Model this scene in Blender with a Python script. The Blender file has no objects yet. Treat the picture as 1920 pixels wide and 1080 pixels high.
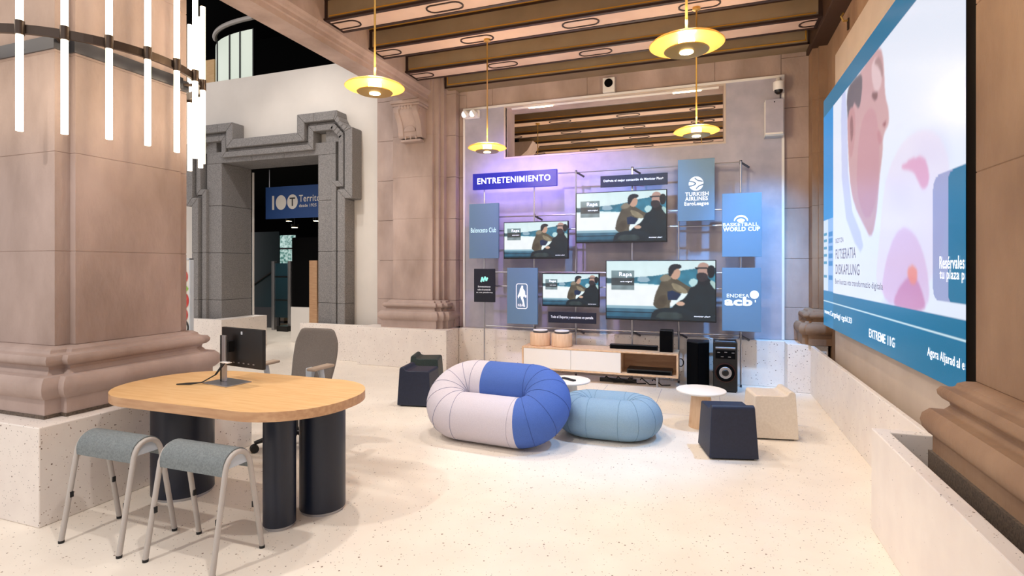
import bpy, math, random
import numpy as np
from mathutils import Vector
random.seed(7)
S = bpy.context.scene
C = S.collection
PI = math.pi

# ------------------------------------------------------------------ camera
F_PX = 1020.0                       # focal length in pixels of a 1920 px wide frame
YAW = math.atan(365 / F_PX)         # the back wall's normal is 365 px right of the centre
cam_d = bpy.data.cameras.new('camera')
cam_d.sensor_width = 36.0
cam_d.lens = 36.0 * F_PX / 1920
cam_d.shift_y = -40 / 1920          # level camera, horizon at y = 500
cam_d.clip_start = 0.05
cam = bpy.data.objects.new('camera', cam_d)
cam.location = (0, 0, 1.5)
cam.rotation_euler = (PI / 2, 0, YAW)
C.objects.link(cam)
S.camera = cam

# ------------------------------------------------------------------ world and light
S.view_settings.view_transform = 'Standard'
S.view_settings.look = 'None'
S.view_settings.gamma = 1.0
S.view_settings.use_curve_mapping = False
S.view_settings.exposure = 0.25
W = bpy.data.worlds.new('world'); S.world = W
W.use_nodes = True
W.node_tree.nodes['Background'].inputs[0].default_value = (1.0, 0.95, 0.95, 1)
W.node_tree.nodes['Background'].inputs[1].default_value = 0.78


def spot(loc, target, power, col, size=70, blend=0.6, rad=0.06):
    """a spot lamp, for ceiling spotlights and the added colour washes"""
    d = bpy.data.lights.new('spotlight', 'SPOT')
    d.energy = power; d.color = col; d.spot_size = math.radians(size); d.spot_blend = blend
    d.shadow_soft_size = rad
    o = bpy.data.objects.new('spotlight', d); C.objects.link(o)
    o.location = loc
    o.rotation_euler = (Vector(target) - Vector(loc)).to_track_quat('-Z', 'Y').to_euler()
    return o


WARM = (1.0, 0.80, 0.58)
NEUT = (1.0, 0.93, 0.87)
spot((-3.3, 0.2, 4.1), (-2.3, 2.6, 0), 190, NEUT, 75)
spot((-2.3, 3.6, 4.3), (-1.4, 4.2, 0), 150, NEUT, 85)
spot((-1.9, 5.45, 4.35), (-1.2, 5.2, 0), 150, NEUT, 90)
spot((0.1, 3.4, 4.3), (-0.1, 3.6, 0), 150, WARM, 85)
spot((-0.1, 5.45, 4.35), (0.3, 5.6, 0), 160, WARM, 90)
spot((-0.9, 1.6, 4.2), (-0.9, 2.6, 0), 150, NEUT, 90)
spot((-5.6, 5.2, 6.3), (-6.6, 7.5, 1.2), 200, NEUT, 75)
spot((-6.2, 3.4, 6.3), (-6.0, 4.9, 0), 420, NEUT, 90)
spot((-9.0, 9.3, 3.3), (-8.9, 9.2, 0), 220, NEUT, 90)
BLUE = (0.16, 0.48, 1.0)  # blue and violet washes are added without a fixture, to tint surfaces
VIOL = (0.50, 0.38, 1.0)
spot((0.85, 5.7, 3.95), (0.62, 7.6, 1.25), 700, BLUE, 44, 1.0)
spot((-1.0, 5.45, 4.05), (-0.9, 7.6, 1.3), 330, BLUE, 60, 1.0)
spot((-2.0, 5.45, 4.1), (-2.0, 7.6, 2.4), 330, VIOL, 70, 1.0)
spot((1.05, 4.9, 3.8), (-0.75, 4.7, 0.15), 300, BLUE, 38, 0.9)


# ------------------------------------------------------------------ materials
def lin(c):
    if isinstance(c, str):
        c = tuple(int(c[i:i + 2], 16) / 255 for i in (0, 2, 4))
    return tuple((x / 12.92 if x <= .04045 else ((x + .055) / 1.055) ** 2.4) for x in c) + (1,)


def mat(name, col, rough=0.5, metal=0.0, emit=None, es=0.0, trans=0.0, spec=None):
    m = bpy.data.materials.new(name); m.use_nodes = True
    b = m.node_tree.nodes['Principled BSDF']
    b.inputs['Base Color'].default_value = lin(col)
    b.inputs['Roughness'].default_value = rough
    b.inputs['Metallic'].default_value = metal
    if spec is not None: b.inputs['Specular IOR Level'].default_value = spec
    if trans: b.inputs['Transmission Weight'].default_value = trans
    if emit:
        b.inputs['Emission Color'].default_value = lin(emit)
        b.inputs['Emission Strength'].default_value = es
    return m


def N(m, t): return m.node_tree.nodes.new(t)
def L(m, a, b): m.node_tree.links.new(a, b)


def noisy(name, c1, c2, scale=4, rough=0.7, bump=0.1, stretch=(1, 1, 1), detail=6, speck=None, speck_scale=60, speck_amt=0.12, lo=.35, hi=.65):
    """base mottling between two colours, fine bump, optional specks of other colours"""
    m = mat(name, c1, rough)
    b = m.node_tree.nodes['Principled BSDF']
    tc = N(m, 'ShaderNodeTexCoord'); mp = N(m, 'ShaderNodeMapping')
    mp.inputs['Scale'].default_value = stretch
    L(m, tc.outputs['Object'], mp.inputs[0])
    nz = N(m, 'ShaderNodeTexNoise'); nz.inputs['Scale'].default_value = scale; nz.inputs['Detail'].default_value = detail
    L(m, mp.outputs[0], nz.inputs['Vector'])
    r = N(m, 'ShaderNodeValToRGB')
    r.color_ramp.elements[0].color = lin(c1); r.color_ramp.elements[1].color = lin(c2)
    r.color_ramp.elements[0].position = lo; r.color_ramp.elements[1].position = hi
    L(m, nz.outputs['Fac'], r.inputs[0])
    out = r.outputs[0]
    for k, sc in enumerate(speck or []):
        v = N(m, 'ShaderNodeTexVoronoi'); v.inputs['Scale'].default_value = speck_scale * (1 + .6 * k)
        L(m, tc.outputs['Object'], v.inputs['Vector'])
        sep = N(m, 'ShaderNodeSeparateColor'); L(m, v.outputs['Color'], sep.inputs[0])
        # only some cells carry a chip, and chip size varies by cell
        gt = N(m, 'ShaderNodeMath'); gt.operation = 'GREATER_THAN'; gt.inputs[1].default_value = 1 - speck_amt
        L(m, sep.outputs[0], gt.inputs[0])
        sz = N(m, 'ShaderNodeMath'); sz.operation = 'MULTIPLY'; sz.inputs[1].default_value = 0.38
        L(m, sep.outputs[1], sz.inputs[0])
        lt = N(m, 'ShaderNodeMath'); lt.operation = 'LESS_THAN'
        L(m, v.outputs['Distance'], lt.inputs[0]); L(m, sz.outputs[0], lt.inputs[1])
        mu = N(m, 'ShaderNodeMath'); mu.operation = 'MULTIPLY'
        L(m, gt.outputs[0], mu.inputs[0]); L(m, lt.outputs[0], mu.inputs[1])
        mx = N(m, 'ShaderNodeMix'); mx.data_type = 'RGBA'
        L(m, mu.outputs[0], mx.inputs[0]); L(m, out, mx.inputs[6]); mx.inputs[7].default_value = lin(sc)
        out = mx.outputs[2]
    L(m, out, b.inputs['Base Color'])
    if bump:
        bp = N(m, 'ShaderNodeBump'); bp.inputs['Strength'].default_value = bump; bp.inputs['Distance'].default_value = 0.01
        n2 = N(m, 'ShaderNodeTexNoise'); n2.inputs['Scale'].default_value = scale * 12; n2.inputs['Detail'].default_value = 4
        L(m, mp.outputs[0], n2.inputs['Vector']); L(m, n2.outputs['Fac'], bp.inputs['Height'])
        L(m, bp.outputs[0], b.inputs['Normal'])
    return m


M = {}
M['stone'] = noisy('limestone', '98847a', 'c0aba2', 2.4, 0.75, 0.45, (1, 1, .5), 10, lo=.28, hi=.72)
M['stone_brown_lit'] = noisy('brown-lit limestone', '7e6049', 'a98a6e', 2.4, 0.7, 0.45, (1, 1, .5), 10, lo=.28, hi=.72)  # limestone copy with this side's browner lighting put into its colour
M['granite'] = noisy('grey granite', '6d6b6b', '8d8a88', 90, 0.7, 0.25, detail=3, speck=['3c3c40', 'b4b0ac'], speck_scale=110, speck_amt=.4)
M['granite_dark'] = noisy('dark granite', '4e443c', '6d5f52', 90, 0.7, 0.2, detail=3, speck=['2a2522'], speck_scale=110, speck_amt=.4)
M['terrazzo'] = noisy('white terrazzo', 'e6ddd6', 'ece4dc', 6, 0.42, 0.0, speck=['6b5a4e', '9a8474', '3d3a3c'], speck_scale=58, speck_amt=.075)
M['floor'] = noisy('terrazzo floor', 'e9dfd1', 'efe6d8', 3, 0.36, 0.0, speck=['8a7767', 'b59f8d', '55504e'], speck_scale=58, speck_amt=.06)
M['white'] = mat('white paint', 'e8e4de', 0.6)
M['wallwhite'] = noisy('white plaster', 'd6d0c8', 'dcd6ce', 2, 0.8, 0.05)
M['panel'] = noisy('pale concrete board', 'a5a2ae', 'b3afb9', 5, 0.6, 0.06)
M['beige_board'] = noisy('beige board', 'c4b4a4', 'cdbdad', 3, 0.7, 0.05)
M['oak'] = noisy('oak veneer', 'd9ac74', 'e3bb86', 5, 0.45, 0.04, (1, 9, 9), 8)
M['oak_edge'] = noisy('oak edge', 'b78c67', 'c89f78', 5, 0.5, 0.04, (1, 9, 9), 8)
M['oak_pale'] = noisy('pale oak', 'd3ad88', 'dfbd9a', 5, 0.5, 0.04, (6, 6, 1), 8)
M['navy'] = mat('navy lacquer', '141c2e', 0.38)
M['navy_soft'] = noisy('navy leatherette', '111a30', '172038', 60, 0.5, 0.1)
M['green_soft'] = noisy('dark green leatherette', '1c2a29', '243432', 60, 0.5, 0.1)
M['cream_soft'] = noisy('cream leatherette', 'd8cbba', 'e0d4c4', 60, 0.5, 0.08)
M['steel'] = mat('brushed steel', 'b4b4b8', 0.3, 0.9)
M['steel_dark'] = mat('grey bracket', '55555a', 0.4, 0.6)
M['grey_tube'] = mat('light grey powder coat', 'b3aca6', 0.45)
M['felt'] = noisy('grey green felt', '70777a', '828a8b', 120, 0.95, 0.3)
M['black'] = mat('black plastic', '0b0b0d', 0.35)
M['black_matte'] = mat('matt black', '050506', 0.9, spec=0.1)
M['rubber'] = mat('black rubber', '161617', 0.7)
M['bronze'] = mat('dark bronze', '5c5048', 0.35, 0.8)
M['brass'] = mat('satin brass', 'c9a45a', 0.35, 0.8)
M['gold'] = mat('gold paint', 'd29a36', 0.4, 0.35)
M['beam_side'] = noisy('umber painted plaster', '83725c', '8f7d66', 3, 0.7, 0.05)
M['beam_soffit'] = noisy('rose painted plaster', 'c6ab9a', 'd0b6a6', 3, 0.7, 0.05)
M['beam_dark'] = mat('dark brown line', '2a1510', 0.6)
M['brown_beam'] = mat('dark brown timber', '3a2416', 0.6)
M['tube'] = mat('lit tube', 'fff4e0', 0.4, emit='fff0d6', es=3.2)
M['bulb'] = mat('lit bulb', 'fff4e0', 0.4, emit='ffe6b0', es=14.0)
M['sofa_white'] = noisy('lilac white fabric', 'c2bcc6', 'ccc6cf', 200, 0.9, 0.15)
M['sofa_blue'] = noisy('cobalt blue fabric', '4060a8', '4868b4', 200, 0.85, 0.15)
M['sofa_aqua'] = noisy('grey aqua fabric', '7e9bb0', '8aa6ba', 200, 0.85, 0.15)
M['seam'] = mat('stitched seam', '33477e', 0.9)
M['seam_pale'] = mat('pale stitched seam', 'a29dac', 0.9)
M['chair'] = noisy('taupe mesh fabric', '6c655f', '78706a', 150, 0.9, 0.2)
M['chair_frame'] = mat('pale grey plastic', 'b9c2cc', 0.4)
M['armpad'] = mat('beige arm pad', 'a89684', 0.6)
M['sign_blue'] = mat('grey blue board', '62839f', 0.6)
M['sign_navy'] = mat('midnight board', '0a0f24', 0.5)
M['sign_lit'] = mat('lit sign face', '0c1470', 0.4, emit='1a22d0', es=0.35)
M['letter_lit'] = mat('lit lettering', 'f0f0ff', 0.5, emit='d4d6ff', es=1.8)
M['letter'] = mat('white print', 'eef2f8', 0.6, emit='eef2f8', es=0.25)
M['letter_teal'] = mat('mint print', 'a0e8e0', 0.6, emit='a0e8e0', es=0.3)
M['letter_blue'] = mat('pale blue print', 'c6f0f8', 0.6, emit='c6f0f8', es=0.3)
M['screen_white'] = mat('screen white', 'e8eef8', 0.3, emit='f0f4ff', es=0.85)
M['screen_ink'] = mat('screen grey ink', '6a6a80', 0.3, emit='6a6a80', es=0.5)
M['dark_room'] = mat('unlit dark wall', '080809', 0.9, spec=0.05)  # near-black base holds the darkness of the unlit rooms
M['banner'] = mat('blue banner', '15407c', 0.6)
M['glass'] = mat('clear glass', 'dfeff0', 0.03, trans=1.0)
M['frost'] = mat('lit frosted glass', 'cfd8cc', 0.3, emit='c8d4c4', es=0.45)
M['teal_dark'] = mat('dark teal panel', '16323c', 0.3)
M['leafy'] = noisy('daylit greenery', '3f7a72', 'd8f4ee', 14, 0.6, 0.0)
M['poster'] = mat('poster paper', 'd8d4cc', 0.6)
M['red'] = noisy('tomato red', 'b01c1c', 'd24a3c', 30, 0.5, 0)
M['leafgreen'] = mat('leaf green', '86b83c', 0.6)
for k in ('leafy',):
    m = M[k]; b = m.node_tree.nodes['Principled BSDF']
    L(m, b.inputs['Base Color'].links[0].from_socket, b.inputs['Emission Color']); b.inputs['Emission Strength'].default_value = 0.6
# pendant shade: translucent amber metal-mesh dish, lit from inside
m = mat('amber dish', 'eccb78', 0.45); M['amber'] = m
b = m.node_tree.nodes['Principled BSDF']
t_ = N(m, 'ShaderNodeBsdfTranslucent'); t_.inputs[0].default_value = lin('ffdc90')
mx = N(m, 'ShaderNodeMixShader'); mx.inputs[0].default_value = 0.62
L(m, b.outputs[0], mx.inputs[1]); L(m, t_.outputs[0], mx.inputs[2])
L(m, mx.outputs[0], m.node_tree.nodes['Material Output'].inputs[0])


# ------------------------------------------------------------------ mesh helpers
class MB:
    def __init__(s): s.v = []; s.f = []; s.mi = []

    def add(s, vs, fs, mi=0):
        o = len(s.v); s.v += [tuple(p) for p in vs]
        for f in fs: s.f.append(tuple(i + o for i in f)); s.mi.append(mi)
        return s

    def box(s, x0, x1, y0, y1, z0, z1, mi=0):
        vs = [(x0, y0, z0), (x1, y0, z0), (x1, y1, z0), (x0, y1, z0), (x0, y0, z1), (x1, y0, z1), (x1, y1, z1), (x0, y1, z1)]
        return s.add(vs, [(3, 2, 1, 0), (4, 5, 6, 7), (0, 1, 5, 4), (1, 2, 6, 5), (2, 3, 7, 6), (3, 0, 4, 7)], mi)

    def loft(s, rings, caps=True, closed=True, mi=0):
        n = len(rings[0]); o = len(s.v)
        vs = [p for r in rings for p in r]; fs = []
        for k in range(len(rings) - 1):
            for i in range(n if closed else n - 1):
                j = (i + 1) % n
                fs.append((k * n + i, k * n + j, (k + 1) * n + j, (k + 1) * n + i))
        if caps:
            fs.append(tuple(range(n - 1, -1, -1)))
            fs.append(tuple(range((len(rings) - 1) * n, len(rings) * n)))
        return s.add(vs, fs, mi)

    def prism(s, pts, z0, z1, mi=0):
        return s.loft([[(x, y, z0) for x, y in pts], [(x, y, z1) for x, y in pts]], mi=mi)

    def prism_y(s, pts, y0, y1, mi=0):           # outline in x,z
        return s.loft([[(x, y1, z) for x, z in pts], [(x, y0, z) for x, z in pts]], mi=mi)

    def prism_x(s, pts, x0, x1, mi=0):           # outline in y,z
        return s.loft([[(x0, y, z) for y, z in pts], [(x1, y, z) for y, z in pts]], mi=mi)

    def lathe(s, prof, cx=0, cy=0, n=32, mi=0, caps=True):
        return s.loft([[(cx + r * math.cos(2 * PI * i / n), cy + r * math.sin(2 * PI * i / n), z) for i in range(n)] for r, z in prof], caps, mi=mi)

    def tube(s, path, r, n=10, mi=0, caps=True, closed=False):
        path = [Vector(p) for p in path]; rings = []
        k_n = len(path); up = None
        for k, p in enumerate(path):
            if closed: d = path[(k + 1) % k_n] - path[k - 1]
            else: d = path[min(k + 1, k_n - 1)] - path[max(k - 1, 0)]
            d.normalize()
            if up is None:
                up = Vector((0, 0, 1)) if abs(d.z) < .9 else Vector((1, 0, 0))
            a = d.cross(up); a.normalize(); b_ = a.cross(d); b_.normalize(); up = b_
            rr = r[k] if isinstance(r, (list, tuple)) else r
            rings.append([tuple(p + a * rr * math.cos(2 * PI * i / n) + b_ * rr * math.sin(2 * PI * i / n)) for i in range(n)])
        if closed: rings.append(rings[0]); caps = False
        return s.loft(rings, caps, mi=mi)

    def build(s, name, mats, parent=None, world=True, smooth=None, bevel=0.0, seg=2):
        me = bpy.data.meshes.new(name)
        me.from_pydata(s.v, [], s.f)
        if not isinstance(mats, (list, tuple)): mats = [mats]
        for m_ in mats: me.materials.append(M[m_] if isinstance(m_, str) else m_)
        if len(mats) > 1: me.polygons.foreach_set('material_index', s.mi)
        me.validate()
        import bmesh
        bm = bmesh.new(); bm.from_mesh(me); bmesh.ops.recalc_face_normals(bm, faces=bm.faces); bm.to_mesh(me); bm.free()
        if smooth:
            me.shade_smooth(); me.set_sharp_from_angle(angle=math.radians(smooth))
        o = bpy.data.objects.new(name, me); C.objects.link(o)
        if parent is not None: attach(o, parent, world)
        if bevel:
            md = o.modifiers.new('bevel', 'BEVEL'); md.width = bevel; md.segments = seg; md.limit_method = 'ANGLE'
            md.harden_normals = False
        return o


def attach(o, parent, world=True):
    o.parent = parent
    if world:
        off = Vector((0, 0, 0)); p = parent
        while p is not None: off += p.location; p = p.parent
        o.location = -off


def thing(name, label, cat, loc=(0, 0, 0), rz=0, group=None, kind=None):
    o = bpy.data.objects.new(name, None); C.objects.link(o)
    o.empty_display_size = .1
    o.location = loc; o.rotation_euler = (0, 0, rz)
    return tag(o, label, cat, group, kind)


def tag(o, label=None, cat=None, group=None, kind=None):
    if label: o['label'] = label
    if cat: o['category'] = cat
    if group: o['group'] = group
    if kind: o['kind'] = kind
    return o


def copy_tree(o, parent=None):
    c_ = o.copy(); C.objects.link(c_); c_.parent = parent
    for ch in list(o.children): copy_tree(ch, c_)
    return c_


def struct(name, mb, m_, label=None, **kw):
    o = mb.build(name, m_, **kw); o['kind'] = 'structure'
    if label: o['label'] = label
    return o


def bx(x0, x1, y0, y1, z0, z1): return MB().box(x0, x1, y0, y1, z0, z1)


def offset_ortho(plan, o):
    """mitred offset of an axis-aligned counter-clockwise outline"""
    n = len(plan); out = []
    for i in range(n):
        p, q, r = plan[i - 1], plan[i], plan[(i + 1) % n]
        def nrm(a, b_):
            dx, dy = b_[0] - a[0], b_[1] - a[1]; l = math.hypot(dx, dy); return (dy / l, -dx / l)
        n1, n2 = nrm(p, q), nrm(q, r)
        out.append((q[0] + o * (n1[0] + n2[0]), q[1] + o * (n1[1] + n2[1])))
    return out


def sweep_plan(plan, prof):
    mb = MB()
    mb.loft([[(x, y, z) for x, y in offset_ortho(plan, o)] for o, z in prof])
    return mb


def rect(x0, x1, y0, y1): return [(x0, y0), (x1, y0), (x1, y1), (x0, y1)]


def cross(cx, cy, a, b_, c_, d):
    """cross plan: arms of half width a reaching b in y, arms of half width d reaching c in x"""
    return [(cx - a, cy - b_), (cx + a, cy - b_), (cx + a, cy - d), (cx + c_, cy - d), (cx + c_, cy + d), (cx + a, cy + d),
            (cx + a, cy + b_), (cx - a, cy + b_), (cx - a, cy + d), (cx - c_, cy + d), (cx - c_, cy - d), (cx - a, cy - d)]


FONT_CACHE = {}


def text_mesh(s, bold=0.0):
    key = (s, bold)
    if key in FONT_CACHE: return FONT_CACHE[key]
    cu = bpy.data.curves.new('t', 'FONT'); cu.body = s; cu.resolution_u = 3; cu.offset = bold; cu.space_character = 1.08
    ob = bpy.data.objects.new('t', cu); C.objects.link(ob)
    dg = bpy.context.evaluated_depsgraph_get(); dg.update()
    me = bpy.data.meshes.new_from_object(ob.evaluated_get(dg))
    vs = [tuple(v.co) for v in me.vertices]; fs = [tuple(p.vertices) for p in me.polygons]
    bpy.data.objects.remove(ob); bpy.data.curves.remove(cu); bpy.data.meshes.remove(me)
    xs = [v[0] for v in vs]; ys = [v[1] for v in vs]
    r = (vs, fs, min(xs), max(xs), min(ys), max(ys)); FONT_CACHE[key] = r
    return r


def lettering(s, parent, to3d, u0, u1, v0, v1, m_, bold=0.012, name='lettering'):
    """flat print filling the box u0..u1, v0..v1 of a surface; to3d maps (u, v) to a point on it"""
    vs, fs, xa, xb, ya, yb = text_mesh(s, bold)
    spans = sorted((min(vs[i][0] for i in f), max(vs[i][0] for i in f)) for f in fs)
    cuts, end = [], spans[0][1]
    for a, b_ in spans:                       # a gap as wide as a space starts a new word
        if a - end > .16: cuts.append((a + end) / 2)
        end = max(end, b_)
    words = {}
    for f in fs:
        x = min(vs[i][0] for i in f); words.setdefault(sum(x > c_ for c_ in cuts), []).append(f)
    for w_ in words.values():
        used = sorted({i for f in w_ for i in f}); ix = {v_: k for k, v_ in enumerate(used)}
        mb = MB()
        mb.add([to3d(u0 + (vs[i][0] - xa) / (xb - xa) * (u1 - u0), v0 + (vs[i][1] - ya) / (yb - ya) * (v1 - v0)) for i in used], [tuple(ix[i] for i in f) for f in w_])
        mb.build(name, m_, parent)


def flat(parent, to3d, polys, m_, name):
    mb = MB()
    for p in polys: mb.add([to3d(*q) for q in p], [tuple(range(len(p)))])
    return mb.build(name, m_, parent)


def circ(cx, cy, r, n=28, ry=None, a0=0, a1=2 * PI):
    ry = ry or r
    full = abs(a1 - a0 - 2 * PI) < 1e-6
    return [(cx + r * math.cos(a0 + (a1 - a0) * i / (n if full else n - 1)), cy + ry * math.sin(a0 + (a1 - a0) * i / (n if full else n - 1))) for i in range(n)]


def ring2d(outer, inner):
    n = len(outer)
    return [[outer[i], outer[(i + 1) % n], inner[(i + 1) % n], inner[i]] for i in range(n)]


def strip2d(pts, w):
    """thin flat stroke along a polyline"""
    out = []
    for (x0, y0), (x1, y1) in zip(pts, pts[1:]):
        l = math.hypot(x1 - x0, y1 - y0) or 1; nx, ny = -(y1 - y0) / l * w / 2, (x1 - x0) / l * w / 2
        out.append([(x0 - nx, y0 - ny), (x1 - nx, y1 - ny), (x1 + nx, y1 + ny), (x0 + nx, y0 + ny)])
    return out


# ------------------------------------------------------------------ floor, walls, ceiling
LOW = 0.575                           # height of the terrazzo low walls
struct('floor', bx(-20, 3.2, -3.5, 14.5, -0.1, 0), 'floor', 'pale speckled terrazzo floor')

fl = bpy.data.objects['floor']
for x0, x1, y0, y1 in ((-.522, -.518, 5.75, 6.9), (.138, .142, 5.75, 7.24), (-1.182, -1.178, 5.75, 6.9), (-1.18, .9, 5.748, 5.752)):
    bx(x0, x1, y0, y1, 0.0, .0006).build('floor_joint', 'seam_pale', fl)

# stone back wall with a long opening into the next room
OX0, OX1, OZ0, OZ1 = -2.82, 0.21, 3.13, 3.872
wb = MB()
wb.box(-3.6, OX0, 7.67, 8.0, 0, 4.6).box(OX1, 1.7, 7.67, 8.0, 0, 4.6).box(OX0, OX1, 7.67, 8.0, 0, OZ0).box(OX0, OX1, 7.67, 8.0, OZ1, 4.6)
wall_back = struct('wall_back', wb, 'stone', 'tan limestone wall behind the media panel')


def blocks(parent, rects, y0, y1, m_='stone', name='stone_block'):
    for (x0, x1, z0, z1) in rects:
        bx(x0 + .002, x1 - .002, y0, y1, z0 + .002, z1 - .002).build(name, m_, parent, bevel=0.003, seg=1)


CO = [0.575, 0.985, 1.60, 2.235, 2.87, 3.505, 4.14, 4.5]
for z0, z1 in zip(CO, CO[1:]):
    blocks(wall_back, [(-3.60, -3.48, z0, z1), (0.89, 1.22, z0, z1)], 7.645, 7.67)
for x0, x1 in zip((-3.48, -3.05, -1.6, 0.1), (-3.05, -1.6, 0.1, 0.89)):
    blocks(wall_back, [(x0, x1, 3.895, 4.6)], 7.645, 7.67)

# right wall
wr = struct('wall_right', bx(1.37, 1.8, -1, 8.0, 0, 5.2), 'stone_brown_lit', 'brown-lit limestone wall behind the giant screen')
for y0, y1 in ((7.0, 7.42), (6.0, 7.0), (5.0, 6.0), (4.0, 5.0)):
    for z0, z1 in ((3.505, 4.14), (2.87, 3.505), (4.14, 4.75)):
        MB().box(1.35, 1.37, y0 + .002, y1 - .002, z0 + .002, z1 - .002).build('stone_block', 'stone_brown_lit', wr)

# white wall with the granite doorway
DX0, DX1, DZ = -8.2, -6.09, 3.36
wl = MB()
wl.box(-13, DX0 - .36, 7.6, 8.1, 0, 4.91).box(DX1 + .36, -5.0, 7.6, 8.1, 0, 4.91).box(DX0 - .36, DX1 + .36, 7.6, 8.1, DZ + .21, 4.91)
struct('wall_left', wl, 'wallwhite', 'white plaster wall around the granite doorway')

# ---- granite door surround, three stepped bands of separate blocks
ds = thing('door_surround', 'grey granite doorway surround with stepped eared corners in white wall', 'doorway', (-7.145, 7.4, 0))
CXD = -7.145
half = [(1.66, 0.0), (1.66, 0.9), (1.66, 1.75), (1.66, 2.6), (1.80, 2.6), (1.80, 3.74)]
for k in range(1, 6):                                            # concave shoulder
    a = PI / 2 * k / 6
    half.append((1.80 - .30 * (1 - math.cos(a)) , 3.74 + .30 * math.sin(a)))
half[6:] = [(1.80 - .30 * math.sin(PI / 2 * k / 5) , 4.04 - .30 * math.cos(PI / 2 * k / 5)) for k in range(1, 6)]
half += [(1.05, 4.04), (0.70, 4.04), (0.70, 3.74)]
path = [(CXD + x, z) for x, z in half] + [(CXD - x, z) for x, z in reversed(half)]
half_c = list(half); half_c[6:11] = [(1.80 - .30 * k / 5, 3.74 + .30 * k / 5) for k in range(1, 6)]       # inner bands are chamfered
path_c = [(CXD + x, z) for x, z in half_c] + [(CXD - x, z) for x, z in reversed(half_c)]


def inset(path, o):
    out = []
    n = len(path)
    for i, p in enumerate(path):
        ns = []
        if i > 0: a, b_ = path[i - 1], p; ns.append((a, b_))
        if i < n - 1: a, b_ = p, path[i + 1]; ns.append((a, b_))
        nn = []
        for a, b_ in ns:
            dx, dz = b_[0] - a[0], b_[1] - a[1]; l = math.hypot(dx, dz); nn.append((-dz / l, dx / l))
        if len(nn) == 1: out.append((p[0] + o * nn[0][0], p[1] + o * nn[0][1])); continue
        k = 1 + nn[0][0] * nn[1][0] + nn[0][1] * nn[1][1]
        k = max(k, .35)
        out.append((p[0] + o * (nn[0][0] + nn[1][0]) / k, p[1] + o * (nn[0][1] + nn[1][1]) / k))
    return out


for o0, o1, yf in ((0.0, .15, 7.34), (.15, .20, 7.43), (.20, .30, 7.38)):
    A, B = (path if o0 == 0 else inset(path_c, o0)), inset(path_c, o1)
    for i in range(len(path) - 1):
        q = [A[i], A[i + 1], B[i + 1], B[i]]
        MB().prism_y(q, yf, 7.6).build('granite_block', 'granite', ds, bevel=0.012)
# inner flat architrave and the reveals
zc = [0.0, .9, 1.75, 2.6, DZ]
for z0, z1 in zip(zc, zc[1:]):
    bx(DX0 - .35, DX0, 7.44, 8.12, z0 + .003, z1 - .003).build('granite_block', 'granite', ds, bevel=.004, seg=1)
    bx(DX1, DX1 + .35, 7.44, 8.12, z0 + .003, z1 - .003).build('granite_block', 'granite', ds, bevel=.004, seg=1)
for x0, x1 in ((DX0 - .35, -7.5), (-7.5, -6.8), (-6.8, DX1 + .35)):
    bx(x0 + .002, x1 - .002, 7.44, 8.12, DZ, 3.56).build('granite_block', 'granite', ds, bevel=.004, seg=1)
for sx in (-1, 1):
    bx(CXD + sx * 1.38 - .18, CXD + sx * 1.38 + .18, 7.46, 7.6, 3.56, 3.80).build('granite_block', 'granite', ds)

# ---- ceiling
ceil = struct('ceiling', MB().box(-3.94, 1.4, 2.4, 14.5, 4.52, 4.62), 'beam_side', 'painted coffered ceiling between the beams')
BY = [2.48, 3.34, 4.20, 5.06, 5.90, 6.76] + [8.90, 9.76, 10.62, 11.48, 12.34, 13.2]
X0, X1, BZ = -3.935, 1.17, 4.19
for y in BY:
    far = y > 8
    bm_ = bx(X0, X1, y - .145, y + .145, BZ, 4.52).build('ceiling_beam', 'beam_side', ceil)
    # painted soffit and its dark edging
    bx(X0, X1, y - .125, y + .125, BZ - .006, BZ).build('soffit_panel', 'beam_soffit', bm_)
    for sy in (-1, 1):
        bx(X0, X1, y + sy * .145 - .022, y + sy * .145 + .022, BZ - .012, BZ + .014).build('edge_line', 'beam_dark', bm_)
        ys = y + sy * .147
        bx(X0 + .06, X1 - .06, ys - .004, ys + .004, BZ + .035, BZ + .047).build('gold_line', 'gold', bm_)
        bx(X0, X1, ys - .006, ys + .006, 4.405, 4.43).build('edge_line', 'beam_dark', bm_)
        mb = MB()
        yo = y + sy * .145
        mb.prism_x([(yo, 4.43), (yo + sy * .03, 4.43), (yo + sy * .05, 4.455), (yo + sy * .10, 4.48), (yo + sy * .12, 4.52), (yo, 4.52)], X0, X1)
        mb.build('gold_cornice', 'gold', bm_)
    for xe in (X0 + .02, X1 - .02):
        bx(xe - .02, xe + .02, y - .149, y + .149, BZ - .008, 4.43).build('end_line', 'beam_dark', bm_)
    for k in range(5):
        xo = -3.79 + 1.24 * k
        def stad(l, w, n=8):
            p = circ(l / 2 - w, 0, w, n, a0=-PI / 2, a1=PI / 2) + circ(-l / 2 + w, 0, w, n, a0=PI / 2, a1=3 * PI / 2)
            return p
        O, I = stad(.42, .085), stad(.385, .068)
        mb = MB(); zt, zb = BZ - .006, BZ - .014
        n = len(O)
        for i in range(n):
            j = (i + 1) % n
            q = [O[i], O[j], I[j], I[i]]
            cl = [(min(max(xo + a, X0 + .03), X1 - .03), y + b_) for a, b_ in q]
            mb.prism(cl, zb, zt)
        mb.build('oval_ornament', 'beam_dark', bm_)
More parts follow.
